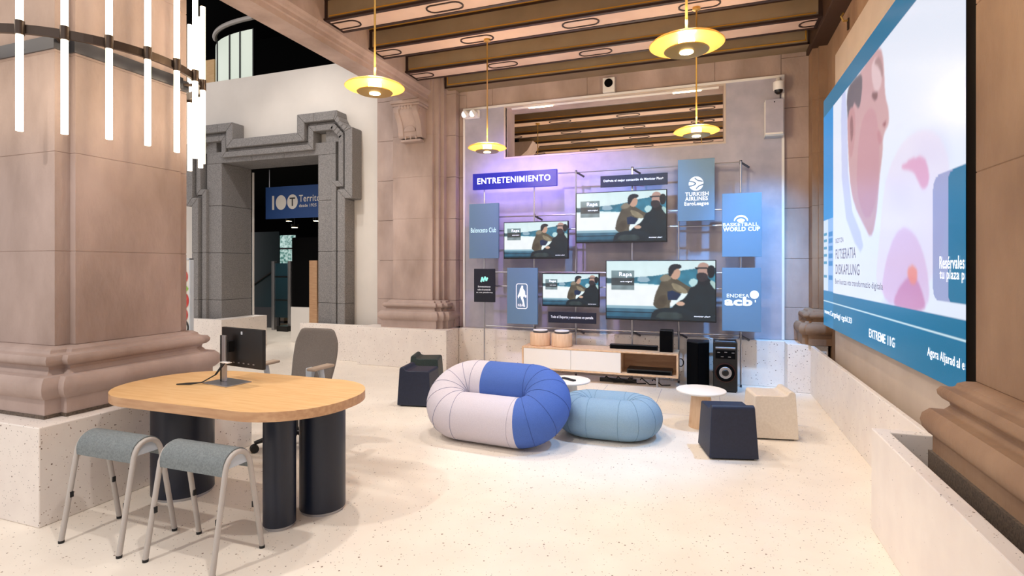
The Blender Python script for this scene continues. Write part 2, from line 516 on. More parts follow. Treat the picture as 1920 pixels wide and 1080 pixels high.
# frieze on the back wall and the dark timber along the right wall
fr = bx(-3.72, 1.17, 7.40, 7.645, BZ, 4.52).build('ceiling_frieze', 'beam_side', ceil)
bx(-3.72, 1.17, 7.39, 7.40, BZ - .002, BZ + .022).build('edge_line', 'beam_dark', fr)
bx(-3.67, 1.13, 7.393, 7.40, BZ + .045, BZ + .058).build('gold_line', 'gold', fr)
for x in (-3.68, 1.13): bx(x - .006, x + .006, 7.393, 7.40, BZ + .045, 4.5).build('gold_line', 'gold', fr)
for x in (-3.71, 1.16): bx(x - .012, x + .012, 7.39, 7.40, BZ, 4.52).build('edge_line', 'beam_dark', fr)
bx(1.17, 1.37, 2.4, 7.645, 4.13, 4.52).build('side_beam', 'brown_beam', ceil, bevel=.01)
bx(-4.0, X0, 2.4, 7.4, 4.18, 4.55).build('side_band', 'stone', ceil)

# stone architrave carried by the corbel
prof = [(-4.25, 3.97), (-3.985, 3.97), (-3.985, 4.03), (-3.97, 4.04), (-3.97, 4.085), (-3.955, 4.10), (-3.945, 4.125), (-3.925, 4.15), (-3.925, 4.18), (-4.0, 4.18), (-4.0, 4.95), (-4.25, 4.95)]
tr = thing('stone_architrave', 'long pale stone architrave beam resting on the carved corbel', 'beam', (-4.1, 3.5, 3.97))
for y0, y1 in ((-1.2, 1.0), (1.0, 2.9), (2.9, 4.8), (4.8, 6.4), (6.4, 7.5)):
    mb = MB()
    mb.loft([[(x, y0 + .0015, z) for x, z in prof], [(x, y1 - .0015, z) for x, z in prof]])
    mb.build('stone_block', 'stone', tr)

# ---- pier with pilaster and corbel between white wall and media wall
BASE = [(.13, 0.0), (.13, .115), (.145, .125), (.165, .15), (.172, .185), (.165, .22), (.14, .25), (.10, .255), (.09, .265), (.075, .285), (.08, .305),
        (.10, .312), (.115, .33), (.118, .35), (.105, .372), (.07, .378), (.06, .385), (.055, .40), (.03, .415), (.0, .42)]


def pillar(root, plan, zb, courses, m_, granite=None):
    b0 = zb
    sweep_plan(plan, [(o, b0 + z) for o, z in BASE]).build('base_moulding', m_, root, smooth=40)
    z0 = zb + .42
    for z1 in courses:
        sweep_plan(plan, [(-.004, z0), (0, z0 + .004), (0, z1 - .004), (-.004, z1)]).build('stone_block', m_, root)
        z0 = z1


pr = thing('stone_pilaster', 'tan limestone pilaster with moulded base below the carved corbel', 'pilaster', (-4.2, 7.5, LOW))
for z0, z1 in zip(CO, CO[1:]):
    for x0, x1 in ((-5.0, -4.3), (-4.3, -3.6)):
        bx(x0 + .002, x1 - .002, 7.52, 8.0, z0 + .002, z1 - .002).build('stone_block', 'stone', pr, bevel=.003, seg=1)
pillar(pr, [(-4.585, 7.33), (-3.90, 7.33), (-3.90, 7.38), (-3.82, 7.38), (-3.82, 7.44), (-3.76, 7.44), (-3.76, 7.62), (-4.585, 7.62)], LOW, CO[2:], 'stone')

cb = thing('carved_corbel', 'carved scroll stone corbel under the end of the architrave', 'corbel', (-4.2, 7.33, 3.4))
cc = -4.2
mb = MB().box(cc - .25, cc + .25, 7.02, 7.33, 3.92, 3.968).box(cc - .235, cc + .235, 7.04, 7.33, 3.885, 3.92)
mb.build('abacus', 'stone', cb, bevel=.01)
sc = [(7.33, 3.885), (7.07, 3.885), (7.055, 3.84), (7.06, 3.79), (7.09, 3.75), (7.13, 3.70), (7.17, 3.63), (7.19, 3.55), (7.20, 3.47), (7.23, 3.44), (7.33, 3.44)]
MB().prism_x(sc, cc - .16, cc + .16).build('bracket_body', 'stone', cb, smooth=35)
for sx in (-1, 1):
    mb = MB(); rr = []
    for (y, z) in sc: rr.append((y - (.02 if y < 7.3 else 0), z))
    x_ = cc + sx * .155
    mb.prism_x(rr, x_ - .045, x_ + .045)
    mb.build('side_scroll', 'stone', cb, smooth=35, bevel=.008)
    MB().tube([(cc + sx * .203 - .01, 7.14, 3.80), (cc + sx * .203 + .012, 7.14, 3.80)], .05, 20).build('volute', 'stone', cb, bevel=.006)
for k in range(5):
    MB().lathe([(.001, 3.83), (.022, 3.84), (.03, 3.865), (.022, 3.884), (.001, 3.885)], cc - .1 + .05 * k, 7.055, 10).build('bead', 'stone', cb, smooth=50)
MB().prism_y(circ(cc, 3.53, .10, 16, .09, 0, PI), 7.165, 7.22).build('shell_panel', 'stone', cb, bevel=.01)
bx(cc - .17, cc + .17, 7.2, 7.33, 3.385, 3.42).build('foot_slab', 'stone', cb, bevel=.006)
for k in (-1, 0, 1):
    MB().lathe([(.005, 3.42), (.02, 3.45), (.016, 3.47), (.001, 3.475)], cc + k * .09, 7.205, 8).build('drop', 'stone', cb, smooth=50)

# far right corner pilaster
pc = thing('stone_pilaster', 'brown-lit limestone corner pilaster beside the giant screen', 'pilaster', (1.4, 7.5, LOW))
pillar(pc, [(1.20, 7.40), (1.26, 7.40), (1.26, 7.34), (1.362, 7.34), (1.362, 7.662), (1.20, 7.662)], LOW, CO[2:], 'stone_brown_lit')

# left pillar on its terrazzo plinth, right pillar behind its low wall
PX, PY = -4.33, 2.74
PLAN = cross(PX, PY, .43, .465, .48, .375)
pl = thing('stone_pillar', 'tall limestone pillar ringed by the lit tube chandelier', 'pillar', (PX, PY, LOW))
pillar(pl, PLAN, LOW, [1.60, 2.235, 2.87, 3.505, 4.14, 4.9], 'stone')
sweep_plan(PLAN, [(.135, LOW), (.135, LOW + .022)]).build('granite_footing', 'granite_dark', pl)
sweep_plan(PLAN, [(.012, 2.885), (.012, 2.97), (-.01, 2.97)]).build('metal_collar', 'steel_dark', pl)

pn = thing('stone_pillar', 'brown-lit limestone pillar rising beside the edge of the giant screen', 'pillar', (1.8, 2.3, 0))
RP = rect(1.21, 2.6, 1.0, 3.19)
sweep_plan(RP, [(.145, 0.02), (.145, LOW - .01)]).build('granite_footing', 'granite_dark', pn)
pillar(pn, RP, LOW - .045, [1.95, 2.75, 3.6, 4.5], 'stone_brown_lit')

# ---- terrazzo low walls
def lowwall(label, mb):
    return tag(mb.build('low_wall', 'terrazzo', bevel=.006), label, 'low wall')


lowwall('white terrazzo plinth block under the pillar with the tube chandelier', bx(-5.3, -3.6, 2.02, 3.57, 0, LOW))
lowwall('long white terrazzo low wall behind the oak television bench', bx(-3.53, .91, 7.48, 7.64, 0, LOW))
lowwall('short white terrazzo block in the corner beside the giant screen', bx(.91, 1.34, 7.24, 7.64, 0, LOW))
lowwall('white terrazzo block under the pilaster with the corbel', bx(-5.06, -3.535, 7.07, 7.52, 0, LOW))
lowwall('white terrazzo low wall between the doorway and the corbel pilaster', bx(-6.32, -5.065, 7.27, 7.335, 0, LOW))
lowwall('white terrazzo low wall running into the doorway on the poster side', MB().prism([(-11, 7.2), (-7.94, 7.2), (-7.9, 8.2), (-8.19, 8.2), (-8.19, 7.29), (-11, 7.29)], 0, LOW))
lowwall('long thin terrazzo low wall below the giant screen', bx(1.157, 1.195, 3.645, 7.235, 0, LOW - .01))
lowwall('white terrazzo low wall wrapped around the base of the brown-lit pillar',
        MB().prism([(.89, -.6), (.965, -.6), (.965, 3.57), (1.34, 3.57), (1.34, 3.64), (.89, 3.64)], 0, LOW))

# ---- next room seen through the opening
struct('wall_far', bx(-7, 4, 14.4, 14.6, 0, 5), 'stone', 'stone wall of the next room')
nb = thing('stone_pier', 'pale stone pier in the next room behind the opening', 'pier', (-4.6, 11.5, 0))
bx(-4.25, -3.95, 11.0, 12.4, 0, 4.18).build('shaft', 'stone', nb)
MB().prism_y([(-3.95, 4.19), (-3.5, 4.19), (-3.62, 4.0), (-3.95, 3.75)], 11.1, 11.6).build('bracket', 'stone', nb)

for lp in ((-1.2, 10.2, 2.3), (-1.6, 12.6, 2.3)):  # added fill lights without a fixture, brighten the next room
    d = bpy.data.lights.new('next_room_fill', 'POINT'); d.energy = 70; d.color = (1, .84, .66); d.shadow_soft_size = .2
    o = bpy.data.objects.new('next_room_fill', d); C.objects.link(o); o.location = lp

# ---- dark upper floor seen over the white wall
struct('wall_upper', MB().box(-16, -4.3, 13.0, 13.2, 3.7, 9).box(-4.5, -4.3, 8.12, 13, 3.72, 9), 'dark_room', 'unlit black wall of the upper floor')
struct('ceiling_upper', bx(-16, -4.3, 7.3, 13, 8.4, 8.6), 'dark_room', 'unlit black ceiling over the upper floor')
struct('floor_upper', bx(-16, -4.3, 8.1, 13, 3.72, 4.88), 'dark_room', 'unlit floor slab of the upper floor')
gw = thing('curved_glass_booth', 'curved lit frosted glass booth on the dark upper floor', 'glass booth', (-10.2, 9.6, 4.88))
arc = [((1 - f) ** 2 * -10.75 + 2 * f * (1 - f) * -10.25 + f * f * -9.05, (1 - f) ** 2 * 9.6 + 2 * f * (1 - f) * 9.02 + f * f * 9.02) for f in [k / 12 for k in range(13)]]
for a, b_ in ((0, 4), (4, 8), (8, 10), (10, 12)):
    mb = MB(); seg = arc[a:b_ + 1]
    for (xa, ya), (xb, yb) in zip(seg, seg[1:]):
        mb.prism([(xa, ya), (xb, yb), (xb, yb + .04), (xa, ya + .04)], 4.88, 6.55)
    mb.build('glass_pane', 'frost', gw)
    x_, y_ = arc[b_]
    MB().box(x_ - .015, x_ + .015, y_ - .02, y_ + .05, 4.88, 6.55).build('mullion', 'black', gw)
MB().tube([(x, y - .02, 6.78) for x, y in arc], .05, 8).build('top_rail', 'grey_tube', gw)
ob = tag(bx(-11.6, -10.83, 9.62, 9.9, 4.88, 6.35).build('timber_cabinet', 'oak'), 'amber timber cabinet beside the curved glass booth', 'cabinet')
tag(MB().tube([(-8.1, 9.6, 6.35), (-6.2, 9.6, 6.05)], .03, 8).build('handrail', 'steel_dark'), 'grey handrail in the dark upper floor', 'handrail')

# ---- lobby seen through the doorway
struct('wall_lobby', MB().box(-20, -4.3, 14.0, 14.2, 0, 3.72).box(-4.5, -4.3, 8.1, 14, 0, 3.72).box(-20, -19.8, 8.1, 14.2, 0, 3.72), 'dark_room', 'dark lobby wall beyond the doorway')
gl = thing('glass_partition', 'dark teal glass partition standing in the lobby', 'partition', (-10.3, 10.6, 0))
bx(-10.95, -9.84, 10.6, 10.63, .5, 2.36).build('glass_pane', 'teal_dark', gl)
bx(-10.95, -9.84, 10.59, 10.64, 0, .5).build('bottom_panel', 'steel_dark', gl)
MB().tube([(-10.7, 10.58, 1.0), (-9.9, 10.58, 1.45)], .02, 8).build('rail', 'black', gl)
tag(bx(-8.19, -8.17, 8.13, 8.16, .58, 3.3).build('edge_strip', 'white'), 'thin white strip at the inner edge of the granite doorway', 'strip')  # white strip added for the lit edge of the glass, no lamp
wn = thing('lobby_window', 'narrow window with bright greenery at the back of the lobby', 'window', (-12.6, 13.9, 0))
bx(-13.0, -12.3, 13.9, 13.96, .3, 2.5).build('window_pane', 'leafy', wn)
for z in (.9, 1.45, 2.05): bx(-13.0, -12.3, 13.87, 13.9, z, z + .05).build('glazing_bar', 'black', wn)
sg = thing('security_gate', 'slim grey security gate with two posts in the lobby', 'security gate', (-9.4, 10.2, 0))
for x in (-9.70, -9.22): bx(x, x + .08, 10.2, 10.3, 0, 1.63).build('post', 'steel', sg, bevel=.01)
bx(-9.62, -9.22, 10.24, 10.26, .3, 1.58).build('glass_pane', 'teal_dark', sg)
for z in (.7, 1.25): bx(-9.62, -9.22, 10.235, 10.265, z, z + .03).build('crossbar', 'black', sg)
bx(-9.4, -9.1, 10.05, 10.45, 0, .12).build('foot', 'black', sg)
tt = thing('display_totem', 'black display panel on pale base in the lobby', 'display', (-7.3, 8.75, 0))
bx(-7.8, -6.6, 8.72, 9.0, 0, .70).build('base', 'white', tt)
bx(-7.79, -6.6, 8.74, 8.86, .70, 2.08).build('panel', 'black_matte', tt)
tag(bx(-7.25, -7.07, 8.6, 8.66, 0, 1.62).build('timber_post', 'oak_edge'), 'slim brown timber post standing by the black lobby display', 'post')
lb = thing('lobby_bench', 'low pale bench box on the lobby floor', 'bench', (-10.9, 11.6, 0))
bx(-11.4, -10.5, 11.5, 11.9, .06, .42).build('body', 'beige_board', lb, bevel=.01)
bx(-11.35, -10.55, 11.54, 11.86, 0, .06).build('plinth', 'black', lb)
bn = thing('hanging_banner', 'blue anniversary banner hanging inside the granite doorway', 'banner', (-7.2, 8.3, 2.44))
BY_ = 8.3
bx(-8.03, -6.4, BY_, BY_ + .03, 2.42, 3.03).build('cloth', 'banner', bn)
t3 = lambda u, v: (u, BY_ - .003, v)
flat(bn, t3, [[(-7.87, 2.59), (-7.82, 2.59), (-7.82, 2.86), (-7.87, 2.86)]], 'poster', 'figure_one')
flat(bn, t3, [circ(-7.655, 2.725, .125, 24, .14)], 'poster', 'figure_zero')
flat(bn, t3, [circ(-7.385, 2.73, .125, 24, .14)], 'poster', 'round_emblem')
lettering('T', bn, lambda u, v: (u, BY_ - .005, v), -7.45, -7.32, 2.65, 2.81, 'black', .02)
lettering('Territorio', bn, t3, -7.23, -6.55, 2.72, 2.85, 'poster')
lettering('desde 1925', bn, t3, -7.23, -6.83, 2.62, 2.68, 'poster')
for x in (-7.95, -6.5): MB().tube([(x, BY_ + .015, 3.03), (x, BY_ + .015, 3.37)], .008, 6).build('hanger', 'steel', bn)
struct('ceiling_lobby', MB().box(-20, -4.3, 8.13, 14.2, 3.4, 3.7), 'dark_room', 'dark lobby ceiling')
for (x, y, z, lab) in ((-9.89, 12.0, 2.73, 'small lit downlight on a stem beside the hanging banner edge'), (-9.9, 11.2, 2.5, 'low lit downlight on a stem above the black lobby display'), (-10.8, 12.0, 2.75, 'added downlight for the window reflection below the round banner emblem')):  # last one is added, its lit lens imitates a reflection at the window
    o = thing('ceiling_downlight', lab, 'downlight', (x, y, z))
    MB().lathe([(.09, z + .08), (.09, z), (.06, z)], x, y, 16).build('housing', 'black', o)
    MB().lathe([(.07, z + .005), (.07, z - .006)], x, y, 16).build('lens', 'bulb', o)
    bx(x - .01, x + .01, y - .01, y + .01, z + .08, 3.4).build('stem', 'black', o)

# ---- poster stand behind the pillar
ps = thing('poster_stand', 'tall poster stand with tomato slices behind the limestone pillar', 'poster stand', (-7.3, 5.7, 0))
bx(-7.85, -6.85, 5.68, 5.72, .06, 1.60).build('sheet', 'poster', ps)
bx(-6.85, -6.832, 5.67, 5.73, 0, 1.615).build('frame_post', 'chair_frame', ps)
bx(-7.9, -7.86, 5.66, 5.74, 0, 1.62).build('frame_post', 'steel_dark', ps)
bx(-7.86, -6.832, 5.67, 5.73, 1.60, 1.618).build('frame_rail', 'chair_frame', ps)
p3 = lambda u, v: (u, 5.676, v)
for z, m_, r in ((1.36, 'red', .11), (1.02, 'red', .13), (.82, 'red', .11), (.28, 'red', .08)):
    flat(ps, p3, [circ(-6.99, z, r, 24)], m_, 'tomato_print')
flat(ps, p3, [circ(-6.96, 1.19, .09, 7, .05)], 'leafgreen', 'leaf_print')
flat(ps, p3, ring2d(circ(-6.98, .64, .12), circ(-6.98, .64, .085)) + [circ(-6.98, .64, .05)], 'black', 'emblem_print')
flat(ps, p3, [circ(-6.95, 1.54, .025)], 'black', 'dot_print')

# ------------------------------------------------------------------ pendant lamps
def pendant(label, x, y, z=2.90):
    t = thing('pendant_lamp', label, 'pendant lamp', (x, y, z), group='amber dish pendant lamps')
    MB().tube([(0, 0, .06), (0, 0, 4.18 - z)], .008, 8).build('rod', 'brass', t, False)
    MB().lathe([(.04, 4.185 - z), (.04, 4.16 - z), (.01, 4.15 - z)], n=16).build('ceiling_rose', 'brass', t, False, smooth=40)
    MB().lathe([(.012, .052), (.08, .049), (.16, .036), (.215, .014), (.23, .0), (.226, -.003), (.21, .009), (.155, .029), (.08, .041), (.012, .044)], n=48, caps=False).build('dish_shade', 'amber', t, False, smooth=60)
    MB().lathe([(.02, .03), (.05, .03), (.05, -.01), (.02, -.03)], n=20).build('bulb', 'bulb', t, False, smooth=40)
    MB().lathe([(.03, -.030), (.09, -.034), (.134, -.035), (.138, -.039), (.134, -.043), (.03, -.048)], n=40).build('lower_disc', 'brass', t, False, smooth=40)
    MB().lathe([(.042, -.046), (.042, -.051)], n=24).build('lens', 'bulb', t, False)
    d = bpy.data.lights.new('pendant_light', 'POINT'); d.energy = 80; d.color = (1, .86, .62); d.shadow_soft_size = .055
    o = bpy.data.objects.new('pendant_light', d); C.objects.link(o); o.parent = t; o.location = (0, 0, .01)
    d = bpy.data.lights.new('added_uplight', 'POINT'); d.energy = 30; d.color = (1, .76, .48); d.shadow_soft_size = .08  # added bodiless light above the dish, warms ceiling and upper wall
    o = bpy.data.objects.new('added_uplight', d); C.objects.link(o); o.parent = t; o.location = (0, 0, .16)
    return t


pendant('amber dish pendant lamp hanging above the wooden table side', -2.44, 3.64)
pendant('amber dish pendant lamp hanging above open floor near the giant screen', -0.12, 3.6)
pendant('amber dish pendant lamp hanging in front of the illuminated wall sign', -2.44, 5.95)
pendant('amber dish pendant lamp hanging before the end of the wall opening', -0.1, 5.95)
for i, (x, y) in enumerate(((-2.98, 9.76), (-2.25, 13.2), (-3.2, 13.2), (-.09, 10.62))):
    p = pendant('pendant lamp on a thin rod in the next room behind the opening', x, y)
    p['group'] = 'pendants of the next room'
    [setattr(c_.data, 'energy', 12) for c_ in p.children if c_.type == 'LIGHT']

# ------------------------------------------------------------------ tube chandelier round the pillar
ch = thing('tube_chandelier', 'ring chandelier of upright lit tubes around the limestone pillar', 'chandelier', (PX, PY, 2.95))
R_ = .736
rp = [(PX + R_ * math.cos(2 * PI * k / 96), PY + R_ * math.sin(2 * PI * k / 96)) for k in range(96)]
mb = MB()
ri = [(PX + (R_ - .022) * math.cos(2 * PI * k / 96), PY + (R_ - .022) * math.sin(2 * PI * k / 96)) for k in range(96)]
for k in range(96):
    j = (k + 1) % 96
    mb.prism([rp[k], rp[j], ri[j], ri[k]], 2.925, 2.98)
mb.build('ring', 'bronze', ch)
for k in range(21):
    a = math.radians(-58 + 360 / 21 * k)
    x, y = PX + (R_ + .012) * math.cos(a), PY + (R_ + .012) * math.sin(a)
    MB().tube([(x, y, 2.325), (x, y, 3.58)], .019, 12).build('light_tube', 'tube', ch, smooth=40)
    MB().tube([(x, y, 2.91), (x, y, 2.995)], .025, 12).build('clamp', 'bronze', ch, smooth=40)
for a in (-45, 45, 135, 225):
    a = math.radians(a)
    MB().tube([(PX + .56 * math.cos(a), PY + .56 * math.sin(a), 2.93), (PX + .72 * math.cos(a), PY + .72 * math.sin(a), 2.95)], .012, 8).build('bracket_arm', 'bronze', ch)

# ------------------------------------------------------------------ media wall
PY0 = 7.60
pm = thing('media_backdrop', 'pale concrete media panel with a long cut-out on the stone wall', 'wall panel', (-1.3, 7.62, LOW))
xa, xb, za, zb = -3.48, .89, LOW + .004, 3.885
mb = MB()
mb.box(xa, OX0, PY0, 7.643, za, zb).box(OX1, xb, PY0, 7.643, za, zb).box(OX0, OX1, PY0, 7.643, za, OZ0)
mb.build('board', 'panel', pm)
bx(xa, xb, PY0 - .012, 7.643, zb, zb + .03).build('top_rail', 'white', pm)
bx(xa - .03, xa, PY0 - .012, 7.643, za, zb + .03).build('side_rail', 'white', pm)
bx(xb, xb + .03, PY0 - .012, 7.643, za, zb + .03).build('side_rail', 'white', pm)
mb = MB()
for (x0, x1, z0, z1) in ((OX0 - .025, OX0, OZ0, OZ1), (OX1, OX1 + .025, OZ0, OZ1), (OX0 - .025, OX1 + .025, OZ0 - .025, OZ0), (OX0 - .025, OX1 + .025, OZ1, OZ1 + .012)):
    mb.box(x0, x1, PY0 - .006, 7.66, z0, z1)
mb.build('opening_frame', 'beige_board', pm)

df = thing('display_rack', 'slim steel tube frame carrying screens and boards on the media wall', 'display frame', (-1.3, 7.33, 0))
UX = [-3.05, -2.29, -1.69, -.93, -.34, .40]
for x in UX:
    MB().tube([(x, 7.33, 0), (x, 7.33, 2.81 if x > -2 else 2.70)], .011, 8).build('upright', 'steel', df, smooth=40)
    MB().lathe([(.013, 0), (.013, .03), (.0112, .032)], x, 7.33, 12).build('foot', 'steel_dark', df)
for z, x0, x1 in ((2.80, -1.95, .40), (2.22, -2.95, .30), (2.02, -2.95, .30), (1.42, -3.0, .30), (1.22, -3.0, .30), (.64, -3.05, .40)):
    MB().tube([(x0, 7.345, z), (x1, 7.345, z)], .010, 8).build('rail', 'steel', df, smooth=40)
for x, z in ((-1.69, 2.80), (-.93, 2.80), (.40, 2.80), (-2.29, 2.22), (-1.69, 1.42), (-2.29, .64), (-1.69, .64), (-.93, .64), (-.34, .64), (.40, .64)):
    MB().tube([(x, 7.345, z), (x + .1, 7.40, z - .06)], .014, 8).build('clamp_arm', 'steel_dark', df)
    MB().lathe([(.016, z - .025), (.016, z + .025)], x, 7.337, 10).build('clamp', 'steel_dark', df)


# ---- screen pictures: a fine grid of coloured points, painted by rule
def inpoly(U, V, poly):
    r = np.zeros(U.shape, bool); n = len(poly)
    for i in range(n):
        x0, y0 = poly[i]; x1, y1 = poly[(i + 1) % n]
        c_ = ((y0 > V) != (y1 > V)) & (U < (x1 - x0) * (V - y0) / ((y1 - y0) or 1e-9) + x0)
        r ^= c_
    return r


def blur(a, k):
    for _ in range(k):
        p = np.pad(a, ((1, 1), (1, 1), (0, 0)), 'edge')
        a = (p[:-2, 1:-1] + p[2:, 1:-1] + p[1:-1, :-2] + p[1:-1, 2:] + 2 * a) / 6
    return a


def hexc(h): return np.array([int(h[i:i + 2], 16) / 255 for i in (0, 2, 4)])


def smooth_poly(p, it=2):
    for _ in range(it):
        q = []
        for i in range(len(p)):
            a, b_ = p[i], p[(i + 1) % len(p)]
            q += [(a[0] * .75 + b_[0] * .25, a[1] * .75 + b_[1] * .25), (a[0] * .25 + b_[0] * .75, a[1] * .25 + b_[1] * .75)]
        p = q
    return p


def picture_material(name, strength):
    m = bpy.data.materials.new(name); m.use_nodes = True
    b = m.node_tree.nodes['Principled BSDF']; b.inputs['Roughness'].default_value = .25
    b.inputs['Base Color'].default_value = (.01, .01, .01, 1)
    at = N(m, 'ShaderNodeAttribute'); at.attribute_name = 'picture'
    L(m, at.outputs['Color'], b.inputs['Emission Color']); b.inputs['Emission Strength'].default_value = strength
    return m


def picture_mesh(name, img, to3d, m_):
    h, w, _ = img.shape
    uu, vv = np.meshgrid(np.linspace(0, 1, w), np.linspace(0, 1, h))
    vs = [to3d(u, v) for u, v in zip(uu.ravel(), vv.ravel())]
    idx = np.arange(h * w).reshape(h, w)
    fs = np.stack([idx[:-1, :-1], idx[1:, :-1], idx[1:, 1:], idx[:-1, 1:]], -1).reshape(-1, 4)
    me = bpy.data.meshes.new(name); me.from_pydata(vs, [], fs.tolist())
    at = me.color_attributes.new('picture', 'FLOAT_COLOR', 'POINT')
    lin_ = np.where(img <= .04045, img / 12.92, ((img + .055) / 1.055) ** 2.4)
    col = np.concatenate([lin_, np.ones((h, w, 1))], -1).astype(np.float32).ravel()
    at.data.foreach_set('color', col)
    me.materials.append(m_)
    return me


def tv_picture():
    w, h = 224, 126
    U, V = np.meshgrid((np.arange(w) + .5) / w, (np.arange(h) + .5) / h)
    img = np.zeros((h, w, 3))
    sky = hexc('d4ecf0') * (1 - V[..., None]) + hexc('f0fafc') * V[..., None]
    img[:] = sky
    def p(poly, col, sm=1):
        img[inpoly(U, V, smooth_poly(poly, sm) if sm else poly)] = hexc(col)
    p([(-.1, .29), (.05, .30), (.12, .33), (.12, .39), (-.1, .39)], '3c5a66')
    p([(.1, .30), (.3, .28), (.5, .25), (.7, .16), (.9, .12), (1.1, .12), (1.1, .46), (.6, .42), (.3, .38), (.1, .38)], '2f7690')
    p([(.3, .27), (.4, .27), (.42, .36), (.3, .37)], '93b2c4')
    # water, shore and boat
    img[(V > .42) & (V < .76) & (U < .62)] = hexc('f2f8fb')
    img[V > .77] = hexc('8fb4c4'); img[V > .82] = hexc('3f6c84'); img[(V > .87) & (V < .89)] = hexc('0c2436'); img[V > .90] = hexc('2c5c74'); img[V > .96] = hexc('14384c')
    # younger seated figure
    p([(.44, .80), (.46, .58), (.50, .42), (.53, .30), (.58, .27), (.66, .30), (.72, .38), (.80, .46), (.80, .54), (.68, .54), (.60, .66), (.60, .84)], '544c3e')
    p([(.50, .30), (.55, .22), (.62, .24), (.60, .33), (.52, .36)], '7a7262')
    p([(.60, .36), (.68, .40), (.76, .50), (.74, .56), (.64, .50)], '8a8068')
    p([(.46, .76), (.50, .60), (.58, .56), (.56, .80)], '4c4234')
    p([(.60, .20), (.63, .12), (.69, .14), (.69, .26), (.66, .32), (.61, .30)], 'c49c86')
    p([(.58, .22), (.59, .09), (.64, .05), (.70, .07), (.70, .13), (.645, .14), (.62, .22), (.60, .28)], '1c2028')
    # older bearded figure with headphones
    p([(.58, .86), (.66, .70), (.74, .62), (.78, .44), (.84, .34), (.92, .32), (1.02, .40), (1.02, 1.02), (.58, 1.02)], '081a22')
    p([(.76, .36), (.80, .28), (.86, .34), (.80, .46)], 'b8dce0')
    p([(.94, .34), (.98, .32), (1.02, .42), (1.0, .50)], 'a8c8c4')
    p([(.84, .32), (.86, .40), (.92, .42), (.96, .34), (.94, .28)], '0a1018')
    p([(.84, .10), (.87, .03), (.93, .04), (.95, .12), (.93, .30), (.87, .32), (.845, .24)], 'b89488')
    p([(.83, .22), (.88, .19), (.93, .22), (.94, .31), (.88, .36), (.84, .32)], '2c2428')
    p([(.82, .115), (.93, .11), (.93, .135), (.83, .14)], '20222a', 0)
    p([(.93, .10), (.97, .07), (1.0, .13), (.99, .26), (.95, .30), (.93, .22)], '080a10')
    p([(.64, .72), (.70, .67), (.74, .72), (.70, .77)], 'd0aa94')
    p([(.42, .98), (.44, .86), (.50, .80), (.72, .78), (.80, .86), (1.02, .90), (1.02, 1.02), (.42, 1.02)], '0c1e28')
    p([(.46, .98), (.49, .88), (.56, .86), (.70, .87), (.72, .98)], '2c3a3c')
    img[inpoly(U, V, [(.575, .52), (.62, .50), (.70, .56), (.66, .66), (.58, .66)])] = hexc('0c2448')
    # dark title box
    bxm = (U > .05) & (U < .27) & (V > .17) & (V < .50)
    img[bxm] = img[bxm] * .35 + hexc('5a7c86') * .45
    b2 = (U > .05) & (U < .27) & (V > .29) & (V < .42); img[b2] = hexc('3a4246')
    # soft mottling of the filmed picture
    rng = np.random.default_rng(5)
    nz = blur(rng.random((h, w, 1)) - .5, 70); nz /= np.abs(nz).max()
    dark = img.mean(-1, keepdims=True) < .55
    img = np.clip(img * (1 + np.where(dark, .28, .03) * nz), 0, 1)
    img = blur(img, 1)
    return img


TVP = tv_picture()
TVM = picture_material('television picture', 0.85)


def television(label, x0, x1, z0, z1, yf=7.235):
    t = thing('television', label, 'television', ((x0 + x1) / 2, yf, z0), group='wall televisions')
    bx(x0, x1, yf, yf + .05, z0, z1).build('housing', 'black', t, bevel=.004)
    bx((x0 + x1) / 2 - .12, (x0 + x1) / 2 + .12, yf + .05, 7.318, (z0 + z1) / 2 - .1, (z0 + z1) / 2 + .1).build('wall_bracket', 'steel_dark', t)
    e = .012
    to = lambda u, v: (x0 + e + (x1 - x0 - 2 * e) * u, yf - .002, z1 - e - (z1 - z0 - 2 * e - .006) * v)
    o = bpy.data.objects.new('screen', picture_mesh('screen', TVP, to, TVM)); C.objects.link(o); attach(o, t)
    t3 = lambda u, v: (x0 + (x1 - x0) * u, yf - .005, z1 - (z1 - z0) * v)
    lettering('Rapa', o, t3, .13, .25, .29, .20, 'screen_white')
    lettering('serie original', o, t3, .14, .25, .375, .345, 'screen_white')
    lettering('movistar plus+', o, t3, .81, .95, .925, .895, 'screen_white')
    return t


television('mid-size wall television beside the plain text board', -2.715, -1.775, 1.61, 2.13)
television('upper wall television under the narrow dark caption board', -1.671, -.477, 1.817, 2.497)
television('smallest wall television above the lower caption board', -2.146, -1.351, .955, 1.41)
television('largest wall television just above the oak bench', -1.265, .113, .80, 1.585)

# ---- boards with lettering
def board(label, x0, x1, z0, z1, m_='sign_blue', th=.035, yf=7.245):
    t = thing('sign_board', label, 'sign', ((x0 + x1) / 2, yf, z0))
    bx(x0, x1, yf, yf + th, z0, z1).build('board', m_, t, bevel=.002, seg=1)
    bx((x0 + x1) / 2 - .05, (x0 + x1) / 2 + .05, yf + th, 7.318, (z0 + z1) / 2 - .05, (z0 + z1) / 2 + .05).build('bracket', 'steel_dark', t)
    return t, (lambda u, v: (x0 + (x1 - x0) * u, yf - .003, z0 + (z1 - z0) * v))


